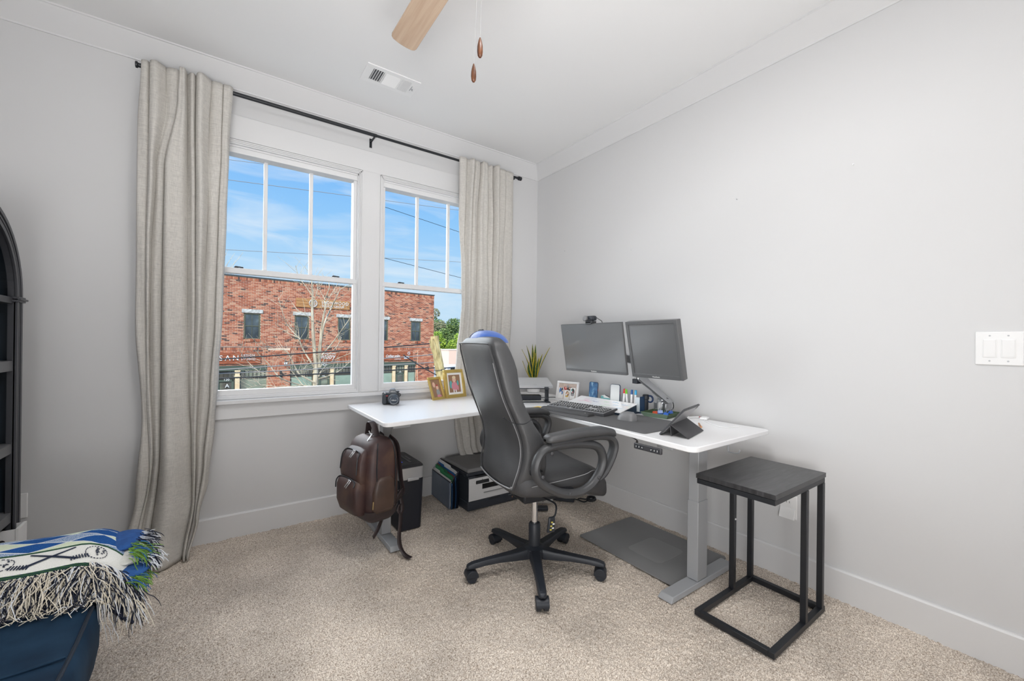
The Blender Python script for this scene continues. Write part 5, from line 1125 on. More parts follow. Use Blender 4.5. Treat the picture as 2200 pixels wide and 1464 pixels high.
def clip(label, x, y, z, c, rz, s_=1.):
    t = thing('binder_clip', label, 'clip', (x, y, z), rz, 'clips in the green tray'); m = mat('clip_colour', c, .35)
    MB().prism([(-.010*s_, 0), (.010*s_, 0), (.003*s_, .016*s_), (-.003*s_, .016*s_)], -.014*s_, .014*s_, Matrix.Rotation(PI/2, 4, 'X')).obj('jaw', m, t, bevel=.0008)
    MB().tube([(-.004*s_, -.008*s_, .014*s_), (-.010*s_, -.004*s_, .034*s_), (-.010*s_, .004*s_, .034*s_), (-.004*s_, .008*s_, .014*s_)], .001, 5).obj('handle', M_chrome, t)
clip('orange red clip at the left end of the green tray', -.235, -1.462, D+.010, (.75, .10, .03), 1.2, 1.0)
for k, (x, y, z, r_) in enumerate(((-.225, -1.492, D+.012, .4), (-.245, -1.505, D+.022, 1.0), (-.215, -1.525, D+.014, 2.2), (-.240, -1.542, D+.012, .2), (-.205, -1.548, D+.022, 1.6))):
    clip(('bright blue clip in the middle of the tray', 'pale blue clip resting on top of the pile', 'blue clip nearest the wall in the tray', 'blue clip at the right end of the tray', 'blue clip on top at the right of the pile')[k], x, y, z, ((.03, .12, .55), (.35, .45, .75), (.02, .08, .40), (.03, .14, .6), (.03, .12, .5))[k], r_)
# tablet in folio cover
A = Vector((-.690, -1.81, D+.001)); exx = Vector((.24, .065, 0)).normalized(); p = Vector((.26, -.966, 0)); th = math.radians(49); up = p*math.cos(th)+Vector((0, 0, 1))*math.sin(th)
t = thing('tablet', 'tablet propped in a dark folding cover at the right end of the desk', 'tablet'); t.matrix_world = frame_M(A, exx, up)     # local z = up side of ex x up
MB().prism(rrect(.245, .176, .010, 5, .1225, .088), -.010, -.002).obj('body', mat('tablet_back', (.36, .37, .38), .35, .5), t, bevel=.0015) if False else None
zs = 1 if t.matrix_world.col[2][1] > 0 else -1      # +1: local z faces the user side
MB().prism(rrect(.245, .176, .010, 5, .1225, .088), -.004*zs, .004*zs).obj('case', mat('case_charcoal', (.045, .047, .052), .5), t, bevel=.0015)
MB().prism(rrect(.225, .156, .008, 5, .1225, .088), .004*zs, .0048*zs).obj('screen', M_blackgloss, t)
MB().prism(rrect(.226, .158, .008, 5, .1225, .088), -.0052*zs, -.004*zs).obj('back_panel', mat('back_grey', (.30, .30, .31), .4, .3), t)
MB().box(.215, .23, .150, .165, -.0065*zs, -.005*zs).obj('camera_lens', M_blackgloss, t, bevel=.001)
for x in (.06, .21): MB().cyl((x, .176, 0), (x, .1772, 0), .0025, n=10).obj('speaker_hole', M_blackgloss, t)
# folding cover: two panels forming a tent behind the tablet
M_cover = mat('cover_charcoal', (.05, .05, .054), .6, bump=(700, .2))
r0 = A+up*.075-Vector((0, 0, 1))*0; back = Vector((.26, -.966, 0)); f0 = A+back*.135; 
def quad(name, a, b_, c, d, m, th_=.003):
    o = MB().add([a, b_, c, d], [(0, 1, 2, 3)]).obj(name, m, t); o.matrix_parent_inverse = t.matrix_world.inverted(); s_ = o.modifiers.new('t', 'SOLIDIFY'); s_.thickness = th_; s_.offset = 0
g = exx*.245; lo = Vector((0, 0, .0015))
quad('cover_panel', r0, r0+g, f0+g+lo, f0+lo, M_cover); quad('cover_panel', r0+g*.98, r0+g*.02, A+back*.055+g*.02+lo, A+back*.055+g*.98+lo, M_cover)
# pens and small things near the wall end
def pen(label, a, b_, r_, m, tipm, cat='pen'):
    t = thing('pen', label, cat); a, b_ = Vector(a), Vector(b_); d = b_-a
    MB().cyl(a, a+d*.85, r_, n=12).obj('barrel', m, t, smooth=True); MB().cyl(a+d*.85, b_, r_, r_*.3, 12).obj('tip', tipm, t, smooth=True)
pen('copper coloured pen lying on the desk behind the tablet', (-.36, -1.83, D+.006), (-.265, -1.76, D+.006), .005, mat('copper', (.50, .25, .12), .35, .4), M_alu)
pen('red ended white pen lying near the wall', (-.16, -1.62, D+.005), (-.07, -1.66, D+.005), .004, M_white_pl, pm['red'])
t = thing('power_adapter', 'white power adapter with cord lying by the wall end of the desk', 'adapter', (-.10, -1.70, D), .3); MB().box(-.03, .03, -.02, .02, 0, .014).obj('housing', M_white_pl, t, bevel=.004); MB().tube(smoothpath([(-.03, 0, .005), (-.09, -.03, .003), (-.16, -.08, .003), (-.2, -.14, .003), (-.12, -.2, .003)], 5), .0016, 6).obj('cord', M_white_pl, t)
o = MB().box(-.05, .05, -.07, .07, 0, .0008).obj('paper_slip', M_paper, loc=(-.42, -1.70, D+.0002), rot=(0, 0, .5)); tag(o, 'white slip of paper between the tray and the tablet', 'paper')
o = MB().box(-.07, .07, -.10, .10, 0, .0015).obj('paper_pad', M_paper, loc=(-.15, -1.24, D), rot=(0, 0, .1)); tag(o, 'white paper pad lying against the wall behind the memo board', 'paper')
# ------------------------------------------------------------------ printer
M_pw = mat('printer_white', (.62, .62, .62), .45); M_pg = mat('printer_lid_grey', (.20, .20, .205), .5, bump=(900, .1)); M_pd = mat('printer_dark', (.03, .035, .045), .45)
t = thing('printer', 'white and charcoal office printer on the carpet under the desk', 'printer', (-.972, -.475, .004))
MB().box(.0, .44, .0, .40, .0, .062).obj('paper_tray', M_pd, t, bevel=.004)
MB().box(.008, .43, .012, .40, .064, .235).obj('body', M_pd, t, bevel=.004)
MB().box(.006, .434, .004, .013, .064, .135).box(.006, .120, .004, .013, .13, .222).box(.12, .434, .004, .013, .172, .222).obj('front_panel', M_pw, t, bevel=.003)
MB().box(.004, .010, .004, .395, .064, .222).obj('side_panel', M_pd, t, bevel=.002)
MB().box(.122, .432, .010, .10, .105, .170).obj('output_slot', M_blackgloss, t)
MB().hexa([(.13, -.002, .107), (.42, -.002, .107), (.42, .10, .128), (.13, .10, .128), (.13, -.002, .112), (.42, -.002, .112), (.42, .10, .133), (.13, .10, .133)]).obj('output_tray', M_grey, t, bevel=.002)
MB().hexa([(.065, -.002, .180), (.175, -.002, .180), (.175, .02, .180), (.065, .02, .180), (.065, .012, .236), (.175, .012, .236), (.175, .03, .236), (.065, .03, .236)]).obj('touch_screen', M_blackgloss, t, bevel=.003)
MB().box(.0, .435, .02, .395, .237, .262).obj('scanner_base', M_pd, t, bevel=.005)
MB().box(.002, .436, .01, .39, .264, .292).obj('scanner_lid', M_pg, t, bevel=.010, seg=4)
MB().box(.25, .40, .33, .37, .292, .296).obj('lid_handle', M_darkgrey, t, bevel=.002)
MB().cyl((.38, -.001, .030), (.38, -.003, .030), .006, n=14).obj('level_window', pm['brown'], t); text('model_lettering', 'LaserJet Pro', .010, M_alu, t, frame_M((.345, -.001, .048), (1, 0, 0), (0, 0, 1)), .0002)
MB().cyl((.045, .0035, .195), (.045, .0025, .195), .003, n=10).obj('indicator', M_letter, t)
MB().box(.17, .27, -.002, .0, .052, .060).obj('tray_grip', M_black, t)
# ------------------------------------------------------------------ accordion file
M_fb = noise_ramp_mat('file_blue_grey', [(.3, (.085, .11, .16)), (.6, (.14, .175, .23)), (.8, (.19, .22, .28))], 4, (1, 1, .5), .4); M_fe = mat('file_edge', (.015, .018, .03), .5)
t = thing('accordion_file', 'blue grey accordion file stuffed with folders beside the printer', 'file', (.046, .0, .004), math.radians(-3.2))
y0, y1 = -.425, -.085
MB().hexa([(-1.086, y0, 0), (-1.079, y0, 0), (-1.079, y1, 0), (-1.086, y1, 0), (-1.084, y0, .188), (-1.077, y0, .188), (-1.077, y1, .192), (-1.084, y1, .192)]).obj('front_cover', M_fb, t, bevel=.002)
MB().hexa([(-1.022, y0, 0), (-1.016, y0, 0), (-1.012, y1, 0), (-1.020, y1, 0), (-1.018, y0, .262), (-1.012, y0, .262), (-1.012, y1, .272), (-1.018, y1, .272)]).obj('rear_cover', M_fe, t, bevel=.002)
g = None
for k in range(6):
    x = -1.074+k*.0095; zt = .185+.012*k
    P = [[(x, y0-.0, z), (x+.005, y0-.012-.010*math.sin(z*16), z), (x+.0095, y0, z)] for z in [zt*i/8 for i in range(9)]]
    o = MB().grid(P).obj('gusset', M_fe if k % 3 else mat('gusset_blue', (.03, .10, .24), .45), t, smooth=True); s_ = o.modifiers.new('t', 'SOLIDIFY'); s_.thickness = .0015
MB().tube([(-1.080, y0, .188), (-1.014, y0, .262)], .003, 6).tube([(-1.080, y0, .190), (-1.080, y1, .194)], .003, 6).obj('edge_binding', M_fe, t)
fcs = [('white', M_paper, -1.073, .205), ('white', M_paper, -1.066, .212), ('green', mat('folder_green', (.05, .30, .13), .6), -1.056, .232), ('green', mat('folder_green2', (.06, .24, .12), .6), -1.047, .236), ('red', mat('folder_red', (.45, .04, .08), .6), -1.040, .238), ('blue', mat('folder_blue', (.03, .16, .42), .6), -1.033, .252), ('white', M_paper, -1.028, .262), ('white', M_paper, -1.021, .268)]
for k, (nm, m, x, z) in enumerate(fcs):
    tb0 = y1-.06-.05*(k % 4); s_ = .012
    poly = [(y0+.012, .01), (y1-.004, .01), (y1-.004, z), (tb0, z), (tb0-.006, z-s_), (y0+.05, z-s_), (y0+.012, z-s_-.004)] if k not in (0,) else [(y0+.012, .01), (y1-.004, .01), (y1-.004, z), (y0+.012, z-.004)]
    Mx = Matrix(((0, 0, 1, 0), (1, 0, 0, 0), (0, 1, 0, 0), (0, 0, 0, 1)))
    f = thing('file_folder', 'white paper sheaf nearest the front cover' if k == 0 else {'white': 'white folder with raised tab in the accordion file', 'green': 'green tabbed folder in the accordion file', 'red': 'red folder edge in the accordion file', 'blue': 'bright blue folder in the accordion file'}[nm]+(', %s' % ('second from the front', 'front most green', 'behind the first green one', '', '', 'second last before the printer', 'last before the printer')[k-1] if k and nm in ('white', 'green') else ''), 'folder', (.046+x*math.cos(.05585), -x*math.sin(.05585), .004), -.05585, 'folders in the accordion file')
    MB().prism(poly, -.001, .001, Mx).obj('leaf', m, f)
# ------------------------------------------------------------------ paper shredder
t = thing('paper_shredder', 'black paper shredder with silver band behind the backpack', 'shredder', (-1.405, -.345, .004)); 
def rbox(m, w0, d0, w1, d1, z0, z1, r): 
    a = rrect(w0, d0, r, 4); c = rrect(w1, d1, r, 4); n = len(a)
    vs = [(x, y, z0) for x, y in a]+[(x, y, z1) for x, y in c]; m.add(vs, [tuple(reversed(range(n))), tuple(range(n, 2*n))]+[(k, (k+1) % n, n+(k+1) % n, n+k) for k in range(n)]); return m
rbox(MB(), .150, .335, .165, .355, .0, .325, .025).obj('bin', mat('shredder_black', (.012, .014, .022), .4, bump=(900, .15)), t, bevel=.003)
rbox(MB(), .170, .360, .172, .362, .320, .395, .030).obj('band', M_silver, t, bevel=.003)
MB().box(-.03, .045, -.187, -.178, .312, .332).obj('bin_latch', M_silver, t, bevel=.004)
rbox(MB(), .170, .360, .150, .330, .396, .410, .030).obj('head', M_darkgrey, t, bevel=.004)
MB().box(.006, .024, -.12, .13, .4095, .4115).obj('feed_slot', M_blackgloss, t); MB().box(.035, .045, -.05, .05, .4100, .4108).obj('printed_line', M_grey, t)
MB().cyl((-.035, -.05, .409), (-.035, -.05, .415), .010, n=16).obj('power_switch', M_blackgloss, t); 
for x, y in ((-.052, -.03), (-.04, -.085)): MB().box(x-.010, x+.010, y-.006, y+.006, .4095, .4112).obj('indicator_light', mat('blue_light', (.05, .12, .9), .4, emit=(.05, .12, 1, .6)), t)
# ------------------------------------------------------------------ leather backpack hanging on the desk hook
M_bag = noise_ramp_mat('brown_leather', [(.25, (.022, .012, .013)), (.5, (.055, .028, .026)), (.75, (.105, .060, .042))], 7, rough=.50, bump=.2, dist=.5)
M_bagd = mat('brown_leather_dark', (.03, .02, .021), .48, bump=(300, .15)); M_bagp = noise_ramp_mat('worn_pocket_leather', [(.25, (.03, .018, .015)), (.5, (.068, .040, .030)), (.75, (.105, .066, .048))], 6, rough=.42, bump=.1)
t = thing('backpack', 'dark brown leather backpack hanging from the left end of the desk', 'backpack', (-1.728, -.70, 0), math.radians(192))
# local: +x = bag front (towards the left wall and the camera), y across
def blob(secs, n=28, e=.45):
    P = []
    for (z, x0, x1, h) in secs:
        cx, hx = (x0+x1)/2, (x1-x0)/2; P.append([(cx+hx*abs(math.cos(a))**e*(1 if math.cos(a) > 0 else -1), h*abs(math.sin(a))**e*(1 if math.sin(a) > 0 else -1), z) for a in [2*PI*k/n for k in range(n)]])
    c0 = P[0]; c1 = P[-1]
    mid = lambda R, dz: [(sum(p[0] for p in R)/n+(p[0]-sum(q[0] for q in R)/n)*.04, p[1]*.04, p[2]+dz) for p in R]
    return MB().grid([mid(c0, -.006)]+P+[mid(c1, .006)], True)
blob([(.235, -.06, .03, .09), (.25, -.09, .06, .125), (.28, -.11, .075, .138), (.36, -.12, .085, .145), (.48, -.12, .08, .145), (.58, -.115, .07, .14), (.63, -.105, .055, .13), (.658, -.09, .035, .11), (.672, -.06, .01, .08)]).obj('body', M_bag, t, smooth=True, sharp=80)
blob([(.238, -.085, .055, .124), (.262, -.108, .078, .142), (.300, -.116, .083, .147)], e=.4).obj('base_panel', M_bagd, t, smooth=True, sharp=80)
up_ = blob([(.43, .06, .095, .095), (.45, .06, .112, .108), (.50, .06, .118, .112), (.56, .05, .112, .108), (.60, .04, .095, .095), (.618, .035, .07, .075)]).obj('upper_pocket', M_bag, t, smooth=True, sharp=80)
lo_ = blob([(.275, .05, .095, .085), (.29, .06, .122, .105), (.34, .06, .138, .112), (.42, .06, .138, .112), (.455, .055, .128, .105), (.475, .05, .10, .09)]).obj('lower_pocket', M_bag, t, smooth=True, sharp=80)
blob([(.29, -.075, .045, .150), (.31, -.085, .058, .158), (.40, -.085, .058, .162), (.455, -.080, .045, .158), (.475, -.06, .02, .150)], e=.35).obj('side_pocket', M_bagp, t, smooth=True, sharp=80)
def zipp(path, parent): MB().tube(path, .0035, 6).obj('zip', M_black, parent, smooth=True)
zipp(smoothpath([(.116, -.09, .50), (.108, -.085, .575), (.090, -.07, .606), (.087, 0, .612), (.090, .07, .606), (.108, .085, .575), (.116, .09, .50)], 4), up_)
zipp(smoothpath([(.136, -.10, .40), (.134, -.096, .44), (.120, -.08, .462), (.116, 0, .466), (.120, .08, .462), (.134, .096, .44)], 4), lo_)
zipp(smoothpath([(.02, .140, .34), (.03, .143, .50), (.02, .130, .62), (.0, .09, .660), (-.01, 0, .678), (.0, -.09, .660), (.02, -.130, .62), (.03, -.143, .50)], 4), bpy.data.objects['body'] if False else up_)
zipp(smoothpath([(-.075, .142, .30), (-.08, .146, .50), (-.078, .128, .62), (-.07, .09, .668)], 4), up_)
for (x, y, z, pr_) in ((.090, .035, .612, up_), (.090, .02, .612, up_), (.121, .05, .462, lo_), (.121, .035, .464, lo_), (.01, .06, .690, up_)):
    MB().bar((x+.006, y, z), (x+.026, y-.01, z-.034), .008, .003, (1, 0, .5)).cyl((x+.004, y, z+.003), (x+.008, y, z-.003), .006, n=8).obj('zip_pull', M_chrome, pr_, bevel=.001)
MB().bar((.060, .160, .325), (.058, .162, .365), .006, .003, (0, 1, 0)).obj('zip_pull', mat('brass_pull', (.55, .42, .22), .3, .8), t)
# handle loop up to the hook
MB().tube(smoothpath([(-.02, .055, .655), (-.018, .040, .70), (-.012, .018, .743), (-.010, -.012, .743), (-.018, -.038, .70), (-.02, -.055, .655)], 5), .0045, 8, flat=4.0, up=(1, 0, 0)).obj('handle', M_bagd, t, smooth=True)
# shoulder straps and hanging webbing at the back
for y in (.075, -.075):
    s_ = MB().tube(smoothpath([(-.10, y*.6, .665), (-.128, y, .62), (-.140, y*1.1, .52), (-.150, y*1.15, .42), (-.165, y*1.1, .36), (-.160, y*1.0, .33)], 5), .006, 8, flat=4.0, up=(0, 1, 0)).obj('shoulder_strap', M_bagd, t, smooth=True)
    def ribbon(path, w, wd, nm):
        pts = smoothpath(path, 5); wd_ = Vector(wd).normalized(); P = []
        for k, q in enumerate(pts): v = (wd_ + Vector((0, 0, .25*math.sin(k*.5)))).normalized()*w/2; P.append([q-v, q+v])
        o_ = MB().grid(P).obj(nm, M_bagd, s_, smooth=True); m_ = o_.modifiers.new('t', 'SOLIDIFY'); m_.thickness = .002; m_.offset = 0
    if y > 0:
        ribbon([(-.140, y+.01, .36), (-.150, y+.02, .30), (-.152, y+.03, .25), (-.135, y+.035, .235), (-.125, y+.03, .26), (-.135, y+.03, .285)], .026, (1, .2, 0), 'webbing_loop')
        ribbon([(-.140, y+.03, .25), (-.138, y+.03, .18), (-.128, y+.035, .10), (-.130, y+.05, .05), (-.138, y+.085, .018), (-.148, y+.12, .013)], .026, (1, .1, 0), 'webbing')
        ribbon([(-.10, .13, .33), (-.13, .12, .35), (-.165, .085, .345)], .05, (0, .2, 1), 'strap_anchor')
    else: ribbon([(-.10, .02, .245), (-.04, .08, .225), (.0, .11, .195), (.04, .13, .165)], .022, (.5, 0, .8), 'webbing')
    MB().box(-.178, -.150, y-.014, y+.014, .325, .335).obj('buckle', M_black, s_, bevel=.002)
# ------------------------------------------------------------------ small things on the carpet below the desk
t = thing('power_brick', 'black rectangular power supply box on the carpet near the wall', 'power supply', (-.245, -.705, .004), math.radians(-52))
MB().box(-.10, .055, -.030, .030, 0, .048).obj('housing', M_navyblack, t, bevel=.004); MB().tube(smoothpath([(.055, 0, .02), (.09, .01, .008), (.13, -.01, .008), (.15, .04, .008), (.11, .05, .008), (.08, .03, .012)], 5), .005, 7).obj('cord', M_black, t, smooth=True)
MB().tube(smoothpath([(-.10, 0, .02), (-.16, .03, .008), (-.22, .10, .008), (-.24, .2, .008)], 5), .004, 7).obj('cord', M_black, t, smooth=True)
t = thing('cable_coil', 'flat coil of black cable on the carpet beside the power box', 'cable', (-.10, -.815, .004)); MB().tube([(.04*math.cos(a*PI/8)*(1-.006*a), .035*math.sin(a*PI/8)*(1-.006*a), .006+.0006*a) for a in range(44)], .005, 6).obj('loop', M_black, t, smooth=True)
t = thing('disc_gadget', 'round white disc shaped gadget with dark foot on the carpet behind the chair', 'gadget', (-.475, -.665, .004), math.radians(-35))
MB().box(-.05, .05, -.105, -.05, 0, .022).obj('foot', M_navyblack, t, bevel=.004); 
MB().cyl((0, -.005, .026), (0, .004, .040), .092, .092, 40).obj('disc', M_white_pl, t, bevel=.006, seg=3); MB().bar((-.045, .0, .042), (.03, .012, .0435), .004, .004).bar((0, .0, .042), (.02, -.03, .0395), .004, .004).obj('dark_mark', M_black, t)
# ------------------------------------------------------------------ bookcase at the left wall
M_bc = mat('bookcase_black', (.016, .018, .024), .5, bump=(500, .1)); M_bcn = mat('bookcase_interior_navy', (.004, .012, .022), .5)
t = thing('bookcase', 'tall black arched bookcase against the left wall', 'bookcase', (-3.12, -.63, 0))
R0, zc = .346, 1.365; xb = -.29
MB().box(xb, -.02, R0-.024, R0, 0, zc).obj('side_panel', M_bcn, t); MB().box(xb, -.02, -R0, -R0+.024, 0, zc).obj('side_panel', M_bcn, t)
MB().box(xb, xb+.008, -R0, R0, 0, zc).prism([(R0*math.cos(a*PI/24), zc+R0*math.sin(a*PI/24)) for a in range(25)], xb, xb+.008, Matrix(((0, 0, 1, 0), (1, 0, 0, 0), (0, 1, 0, 0), (0, 0, 0, 1)))).obj('back_panel', M_bcn, t)
def face(name, r_out, r_in, x0, x1, zb, m):
    b = MB(); n = 28; P = []
    for yy in (1,): 
        path = [(r_out, r_in, zb)]+[(r_out, r_in, zc)]
    rows = []
    pts_o = [(r_out, zb), (r_out, zc)]+[(r_out*math.cos(a*PI/n), zc+r_out*math.sin(a*PI/n)) for a in range(1, n)]+[(-r_out, zc), (-r_out, zb)]
    pts_i = [(r_in, zb), (r_in, zc)]+[(r_in*math.cos(a*PI/n), zc+r_in*math.sin(a*PI/n)) for a in range(1, n)]+[(-r_in, zc), (-r_in, zb)]
    for o_, i_ in zip(pts_o, pts_i): rows.append([(x0, o_[0], o_[1]), (x1, o_[0], o_[1]), (x1, i_[0], i_[1]), (x0, i_[0], i_[1])])
    return b.grid(rows, True).obj(name, m, t)
M_bf = mat('bookcase_face', (.05, .052, .06), .42)
face('face_frame', R0+.008, R0-.050, -.022, 0, 0, M_bf); face('outer_bead', R0+.012, R0-.004, -.004, .006, 0, M_bf); face('middle_bead', R0-.012, R0-.020, -.004, .004, 0, M_bf); face('inner_bead', R0-.032, R0-.050, -.004, .006, 0, M_bf)
face('arch_lining', R0-.002, R0-.024, xb, -.02, zc-.001, M_bcn)
MB().box(-.02, .012, R0-.06, R0+.022, 1.342, 1.366).box(-.02, .018, R0-.06, R0+.030, 1.350, 1.358).obj('capital_moulding', M_bf, t, bevel=.002); MB().box(-.02, .012, -R0-.022, -R0+.06, 1.342, 1.366).obj('capital_moulding', M_bf, t, bevel=.002)
for z0, z1 in ((1.335, 1.362), (1.047, 1.090), (.694, .735), (.398, .440), (.02, .08)): MB().box(xb, -.006, -R0+.02, R0-.022, z0, z1).obj('shelf', mat('shelf_grey', (.15, .152, .16), .5) if z1 < 1.3 else M_bf, t, bevel=.001)
for y, z in ((R0-.10, 1.29), (R0-.0245, 1.29), (R0-.0245, .93), (R0-.0245, 1.52)): MB().cyl((-.12-.4*abs(y-R0+.0245), y, z), (-.12-.4*abs(y-R0+.0245), y-.002, z), .008, n=14).obj('cam_cap', M_alu, t)
t = thing('framed_poster', 'dark framed space film poster standing on the lower bookcase shelf', 'poster', (-3.150, -.55, .441), 0, rot=(0, -.10, 0))
MB().box(-.010, -.002, -.135, .140, 0, .225).obj('frame', M_black, t, bevel=.004)
MB().box(-.002, .0, -.128, .133, .006, .218).obj('print', noise_ramp_mat('poster_art', [(.3, (.02, .03, .04)), (.5, (.10, .10, .09)), (.62, (.26, .30, .27)), (.75, (.42, .36, .25))], 14, (1, 1, 1), .35), t)
M_pg_ = mat('poster_gold', (.75, .68, .5), .4)
for w_, z_ in (('STAR', .060), ('WARS', .022)): text('lettering', w_, .042, M_pg_, t, frame_M((.0005, .020, z_), (0, 1, 0), (0, 0, 1)), .0003)
t = thing('storage_box', 'white cardboard file box jutting from the bookcase bottom shelf', 'box', (0, 0, 0)); xa, xbb, ya, yb = -3.33, -3.088, -.392, -.305
b = MB(); b.box(xa, xbb, ya, yb, .082, .086)
for q in ((xa, xbb, ya, ya+.003), (xa, xbb, yb-.003, yb), (xa, xa+.003, ya, yb), (xbb-.003, xbb, ya, yb)): b.box(*q, .084, .384)
b.obj('walls', M_white_pl, t); MB().cyl((-3.135, ya-.0005, .335), (-3.135, ya+.0006, .335), .011, n=18).obj('finger_hole', M_black, t); MB().box(xbb-.008, xbb+.002, ya-.002, yb+.002, .084, .386).obj('front_trim', M_white_pl, t, bevel=.001)
# ------------------------------------------------------------------ navy sofa
M_velvet = noise_ramp_mat('navy_velvet', [(.25, (.006, .017, .036)), (.5, (.010, .030, .060)), (.8, (.018, .048, .09))], 9, rough=.75, bump=.15)
M_velvet.node_tree.nodes['Principled BSDF'].inputs['Specular IOR Level'].default_value = .15
t = thing('sofa', 'dark navy velvet sofa seat at the left edge of the room', 'sofa', (0, 0, 0))
SX = -2.682; P = []
prof = [(-.70, .10), (-.70, .42), (-.66, .438), (-.45, .447), (-.20, .446), (-.05, .443), (-.004, .436), (.008, .418), (.014, .38), (.014, .33), (.004, .27), (-.018, .20), (-.03, .10)]
for y in (-1.0, -1.02, -1.08, -1.2, -1.3, -1.4, -1.5, -1.55, -1.6, -1.7, -1.9, -2.3, -2.75, -2.80):
    s_ = 1 if -2.78 < y < -1.01 else .93; cr_ = .16*max(0, (y+1.42)/.42)**1.6 if y > -1.42 else 0; P.append([(SX+x*(1 if x < 0 else s_)-(cr_ if x > -.3 else 0)+(.004*math.sin(y*14) if x > -.02 else 0), y, (z-.10)*s_+.10+(.004*math.sin(y*21+x*9) if z > .4 else 0)) for x, z in prof])
m = MB().grid(P); m.add(P[0], [tuple(range(len(prof)))]); m.add(P[-1], [tuple(reversed(range(len(prof))))]); body = m.obj('seat_cushion', M_velvet, t, smooth=True, sharp=60)
MB().tube([(SX-.004, y, .4385+.003*math.sin(y*21)) for y in [-1.40-.05*i for i in range(28)]], .0045, 7).obj('seam_welt', mat('navy_welt', (.004, .010, .022), .6), body, smooth=True)
MB().tube(smoothpath([(SX-.01, -1.62, .443), (SX-.10, -1.64, .449), (SX-.25, -1.62, .450), (SX-.5, -1.66, .448)], 5), .004, 6).obj('wrinkle_fold', M_velvet, body, smooth=True)
for y in (-1.12, -2.65): MB().box(SX-.22, SX-.17, y-.025, y+.025, .004, .11).obj('leg', M_black, t, bevel=.004)
# ------------------------------------------------------------------ folded golf blanket
def blanket_mat():
    m, N, L, P = new_mat('argyle_blanket'); uv = N.new('ShaderNodeUVMap'); s = N.new('ShaderNodeSeparateXYZ'); L.new(uv.outputs[0], s.inputs[0])
    def M(op, a, b_=None, c=None):
        n = N.new('ShaderNodeMath'); n.operation = op
        for i, v in enumerate((a, b_, c)):
            if v is None: continue
            if isinstance(v, (int, float)): n.inputs[i].default_value = v
            else: L.new(v, n.inputs[i])
        return n.outputs[0]
    U, V = s.outputs[0], s.outputs[1]
    def mix(f, a, b_):
        n = N.new('ShaderNodeMixRGB'); L.new(f, n.inputs[0])
        for i, v in ((1, a), (2, b_)):
            if isinstance(v, tuple): n.inputs[i].default_value = (*v, 1)
            else: L.new(v, n.inputs[i])
        return n.outputs[0]
    # argyle in v>0: cells .16 wide, .11 deep
    a = M('ADD', M('DIVIDE', U, .15), M('DIVIDE', V, .105)); c = M('SUBTRACT', M('DIVIDE', U, .15), M('DIVIDE', V, .105))
    fa, fc = M('FLOOR', a), M('FLOOR', c); ch = M('MODULO', M('ADD', M('ADD', fa, fc), 100.), 2.0); 
    ch2 = M('GREATER_THAN', M('MODULO', M('ADD', fa, 100.), 2.0), .5)
    nz = N.new('ShaderNodeTexNoise'); nz.inputs['Scale'].default_value = 420; L.new(uv.outputs[0], nz.inputs['Vector']); sp = M('GREATER_THAN', nz.outputs['Fac'], .52)
    blue = mix(sp, (.015, .075, .26), (.03, .12, .36)); speck = mix(sp, (.10, .20, .42), (.62, .68, .72)); pale = mix(sp, (.62, .70, .50), (.72, .76, .62))
    alt = mix(ch2, speck, pale); arg = mix(M('GREATER_THAN', ch, .5), alt, blue)
    la = M('ABSOLUTE', M('SUBTRACT', M('FRACT', M('ADD', a, .5)), .5)); lc = M('ABSOLUTE', M('SUBTRACT', M('FRACT', M('ADD', c, .5)), .5))
    arg = mix(M('LESS_THAN', M('MINIMUM', la, lc), .035), arg, (.70, .74, .74))
    # band v in (-.10, 0): cream with green dashes at both edges
    dash = M('GREATER_THAN', M('FRACT', M('ADD', M('MULTIPLY', U, 70.), M('MULTIPLY', V, 200.))), .45)
    green = mix(dash, (.07, .18, .06), (.01, .02, .05)); cream = mix(sp, (.72, .72, .68), (.80, .80, .77))
    inband = M('MULTIPLY', M('LESS_THAN', V, -.012), M('GREATER_THAN', V, -.108)); edge = mix(inband, green, cream)
    st = M('GREATER_THAN', M('FRACT', M('MULTIPLY', V, 160.)), .55); tail = mix(st, (.70, .68, .60), (.03, .035, .06))
    edge = mix(M('LESS_THAN', V, -.120), edge, tail)
    col = mix(M('LESS_THAN', V, 0.0), arg, edge); L.new(col, P.inputs['Base Color']); P.inputs['Roughness'].default_value = .95; P.inputs['Specular IOR Level'].default_value = .1
    b = N.new('ShaderNodeBump'); b.inputs['Strength'].default_value = .35; b.inputs['Distance'].default_value = .002; L.new(nz.outputs['Fac'], b.inputs['Height']); L.new(b.outputs[0], P.inputs['Normal']); return m
t = thing('golf_blanket', 'folded blue and green argyle golf blanket with long fringe on the sofa', 'blanket', (0, 0, 0))
M_blk = blanket_mat()
# profile across (towards camera): y and z; v runs from the white band edge
def surf(x, s_):
    """s_: metres along the fold, 0 at band/argyle border, negative towards camera"""
    e = max(0, (x+2.74)/.13); e = min(1, e); lift = .007*math.sin(x*6+1)+.003*math.sin(x*23+1)
    drop = .085*e**2.2
    tab = [(.50, -1.0, .45), (.40, -1.015, .51), (.30, -1.06, .545), (.18, -1.12, .563), (.08, -1.185, .569), (0, -1.235, .566), (-.05, -1.265, .558), (-.10, -1.295, .540), (-.13, -1.31, .520), (-.17, -1.33, .49), (-.24, -1.36, .455)]
    for (s0, y0, z0), (s1, y1, z1) in zip(tab, tab[1:]):
        if s_ >= s1: q = (s_-s1)/(s0-s1); y = y1+(y0-y1)*q; z = z1+(z0-z1)*q; break
    return (x-.02*e*0, y-.030*e-.006*math.sin(x*7), z+lift-drop)
xs = [-3.40+i*.02 for i in range(41)]; ss = [.50-.02*j for j in range(38)]
V = [surf(x, s_) for x in xs for s_ in ss]; nj = len(ss)
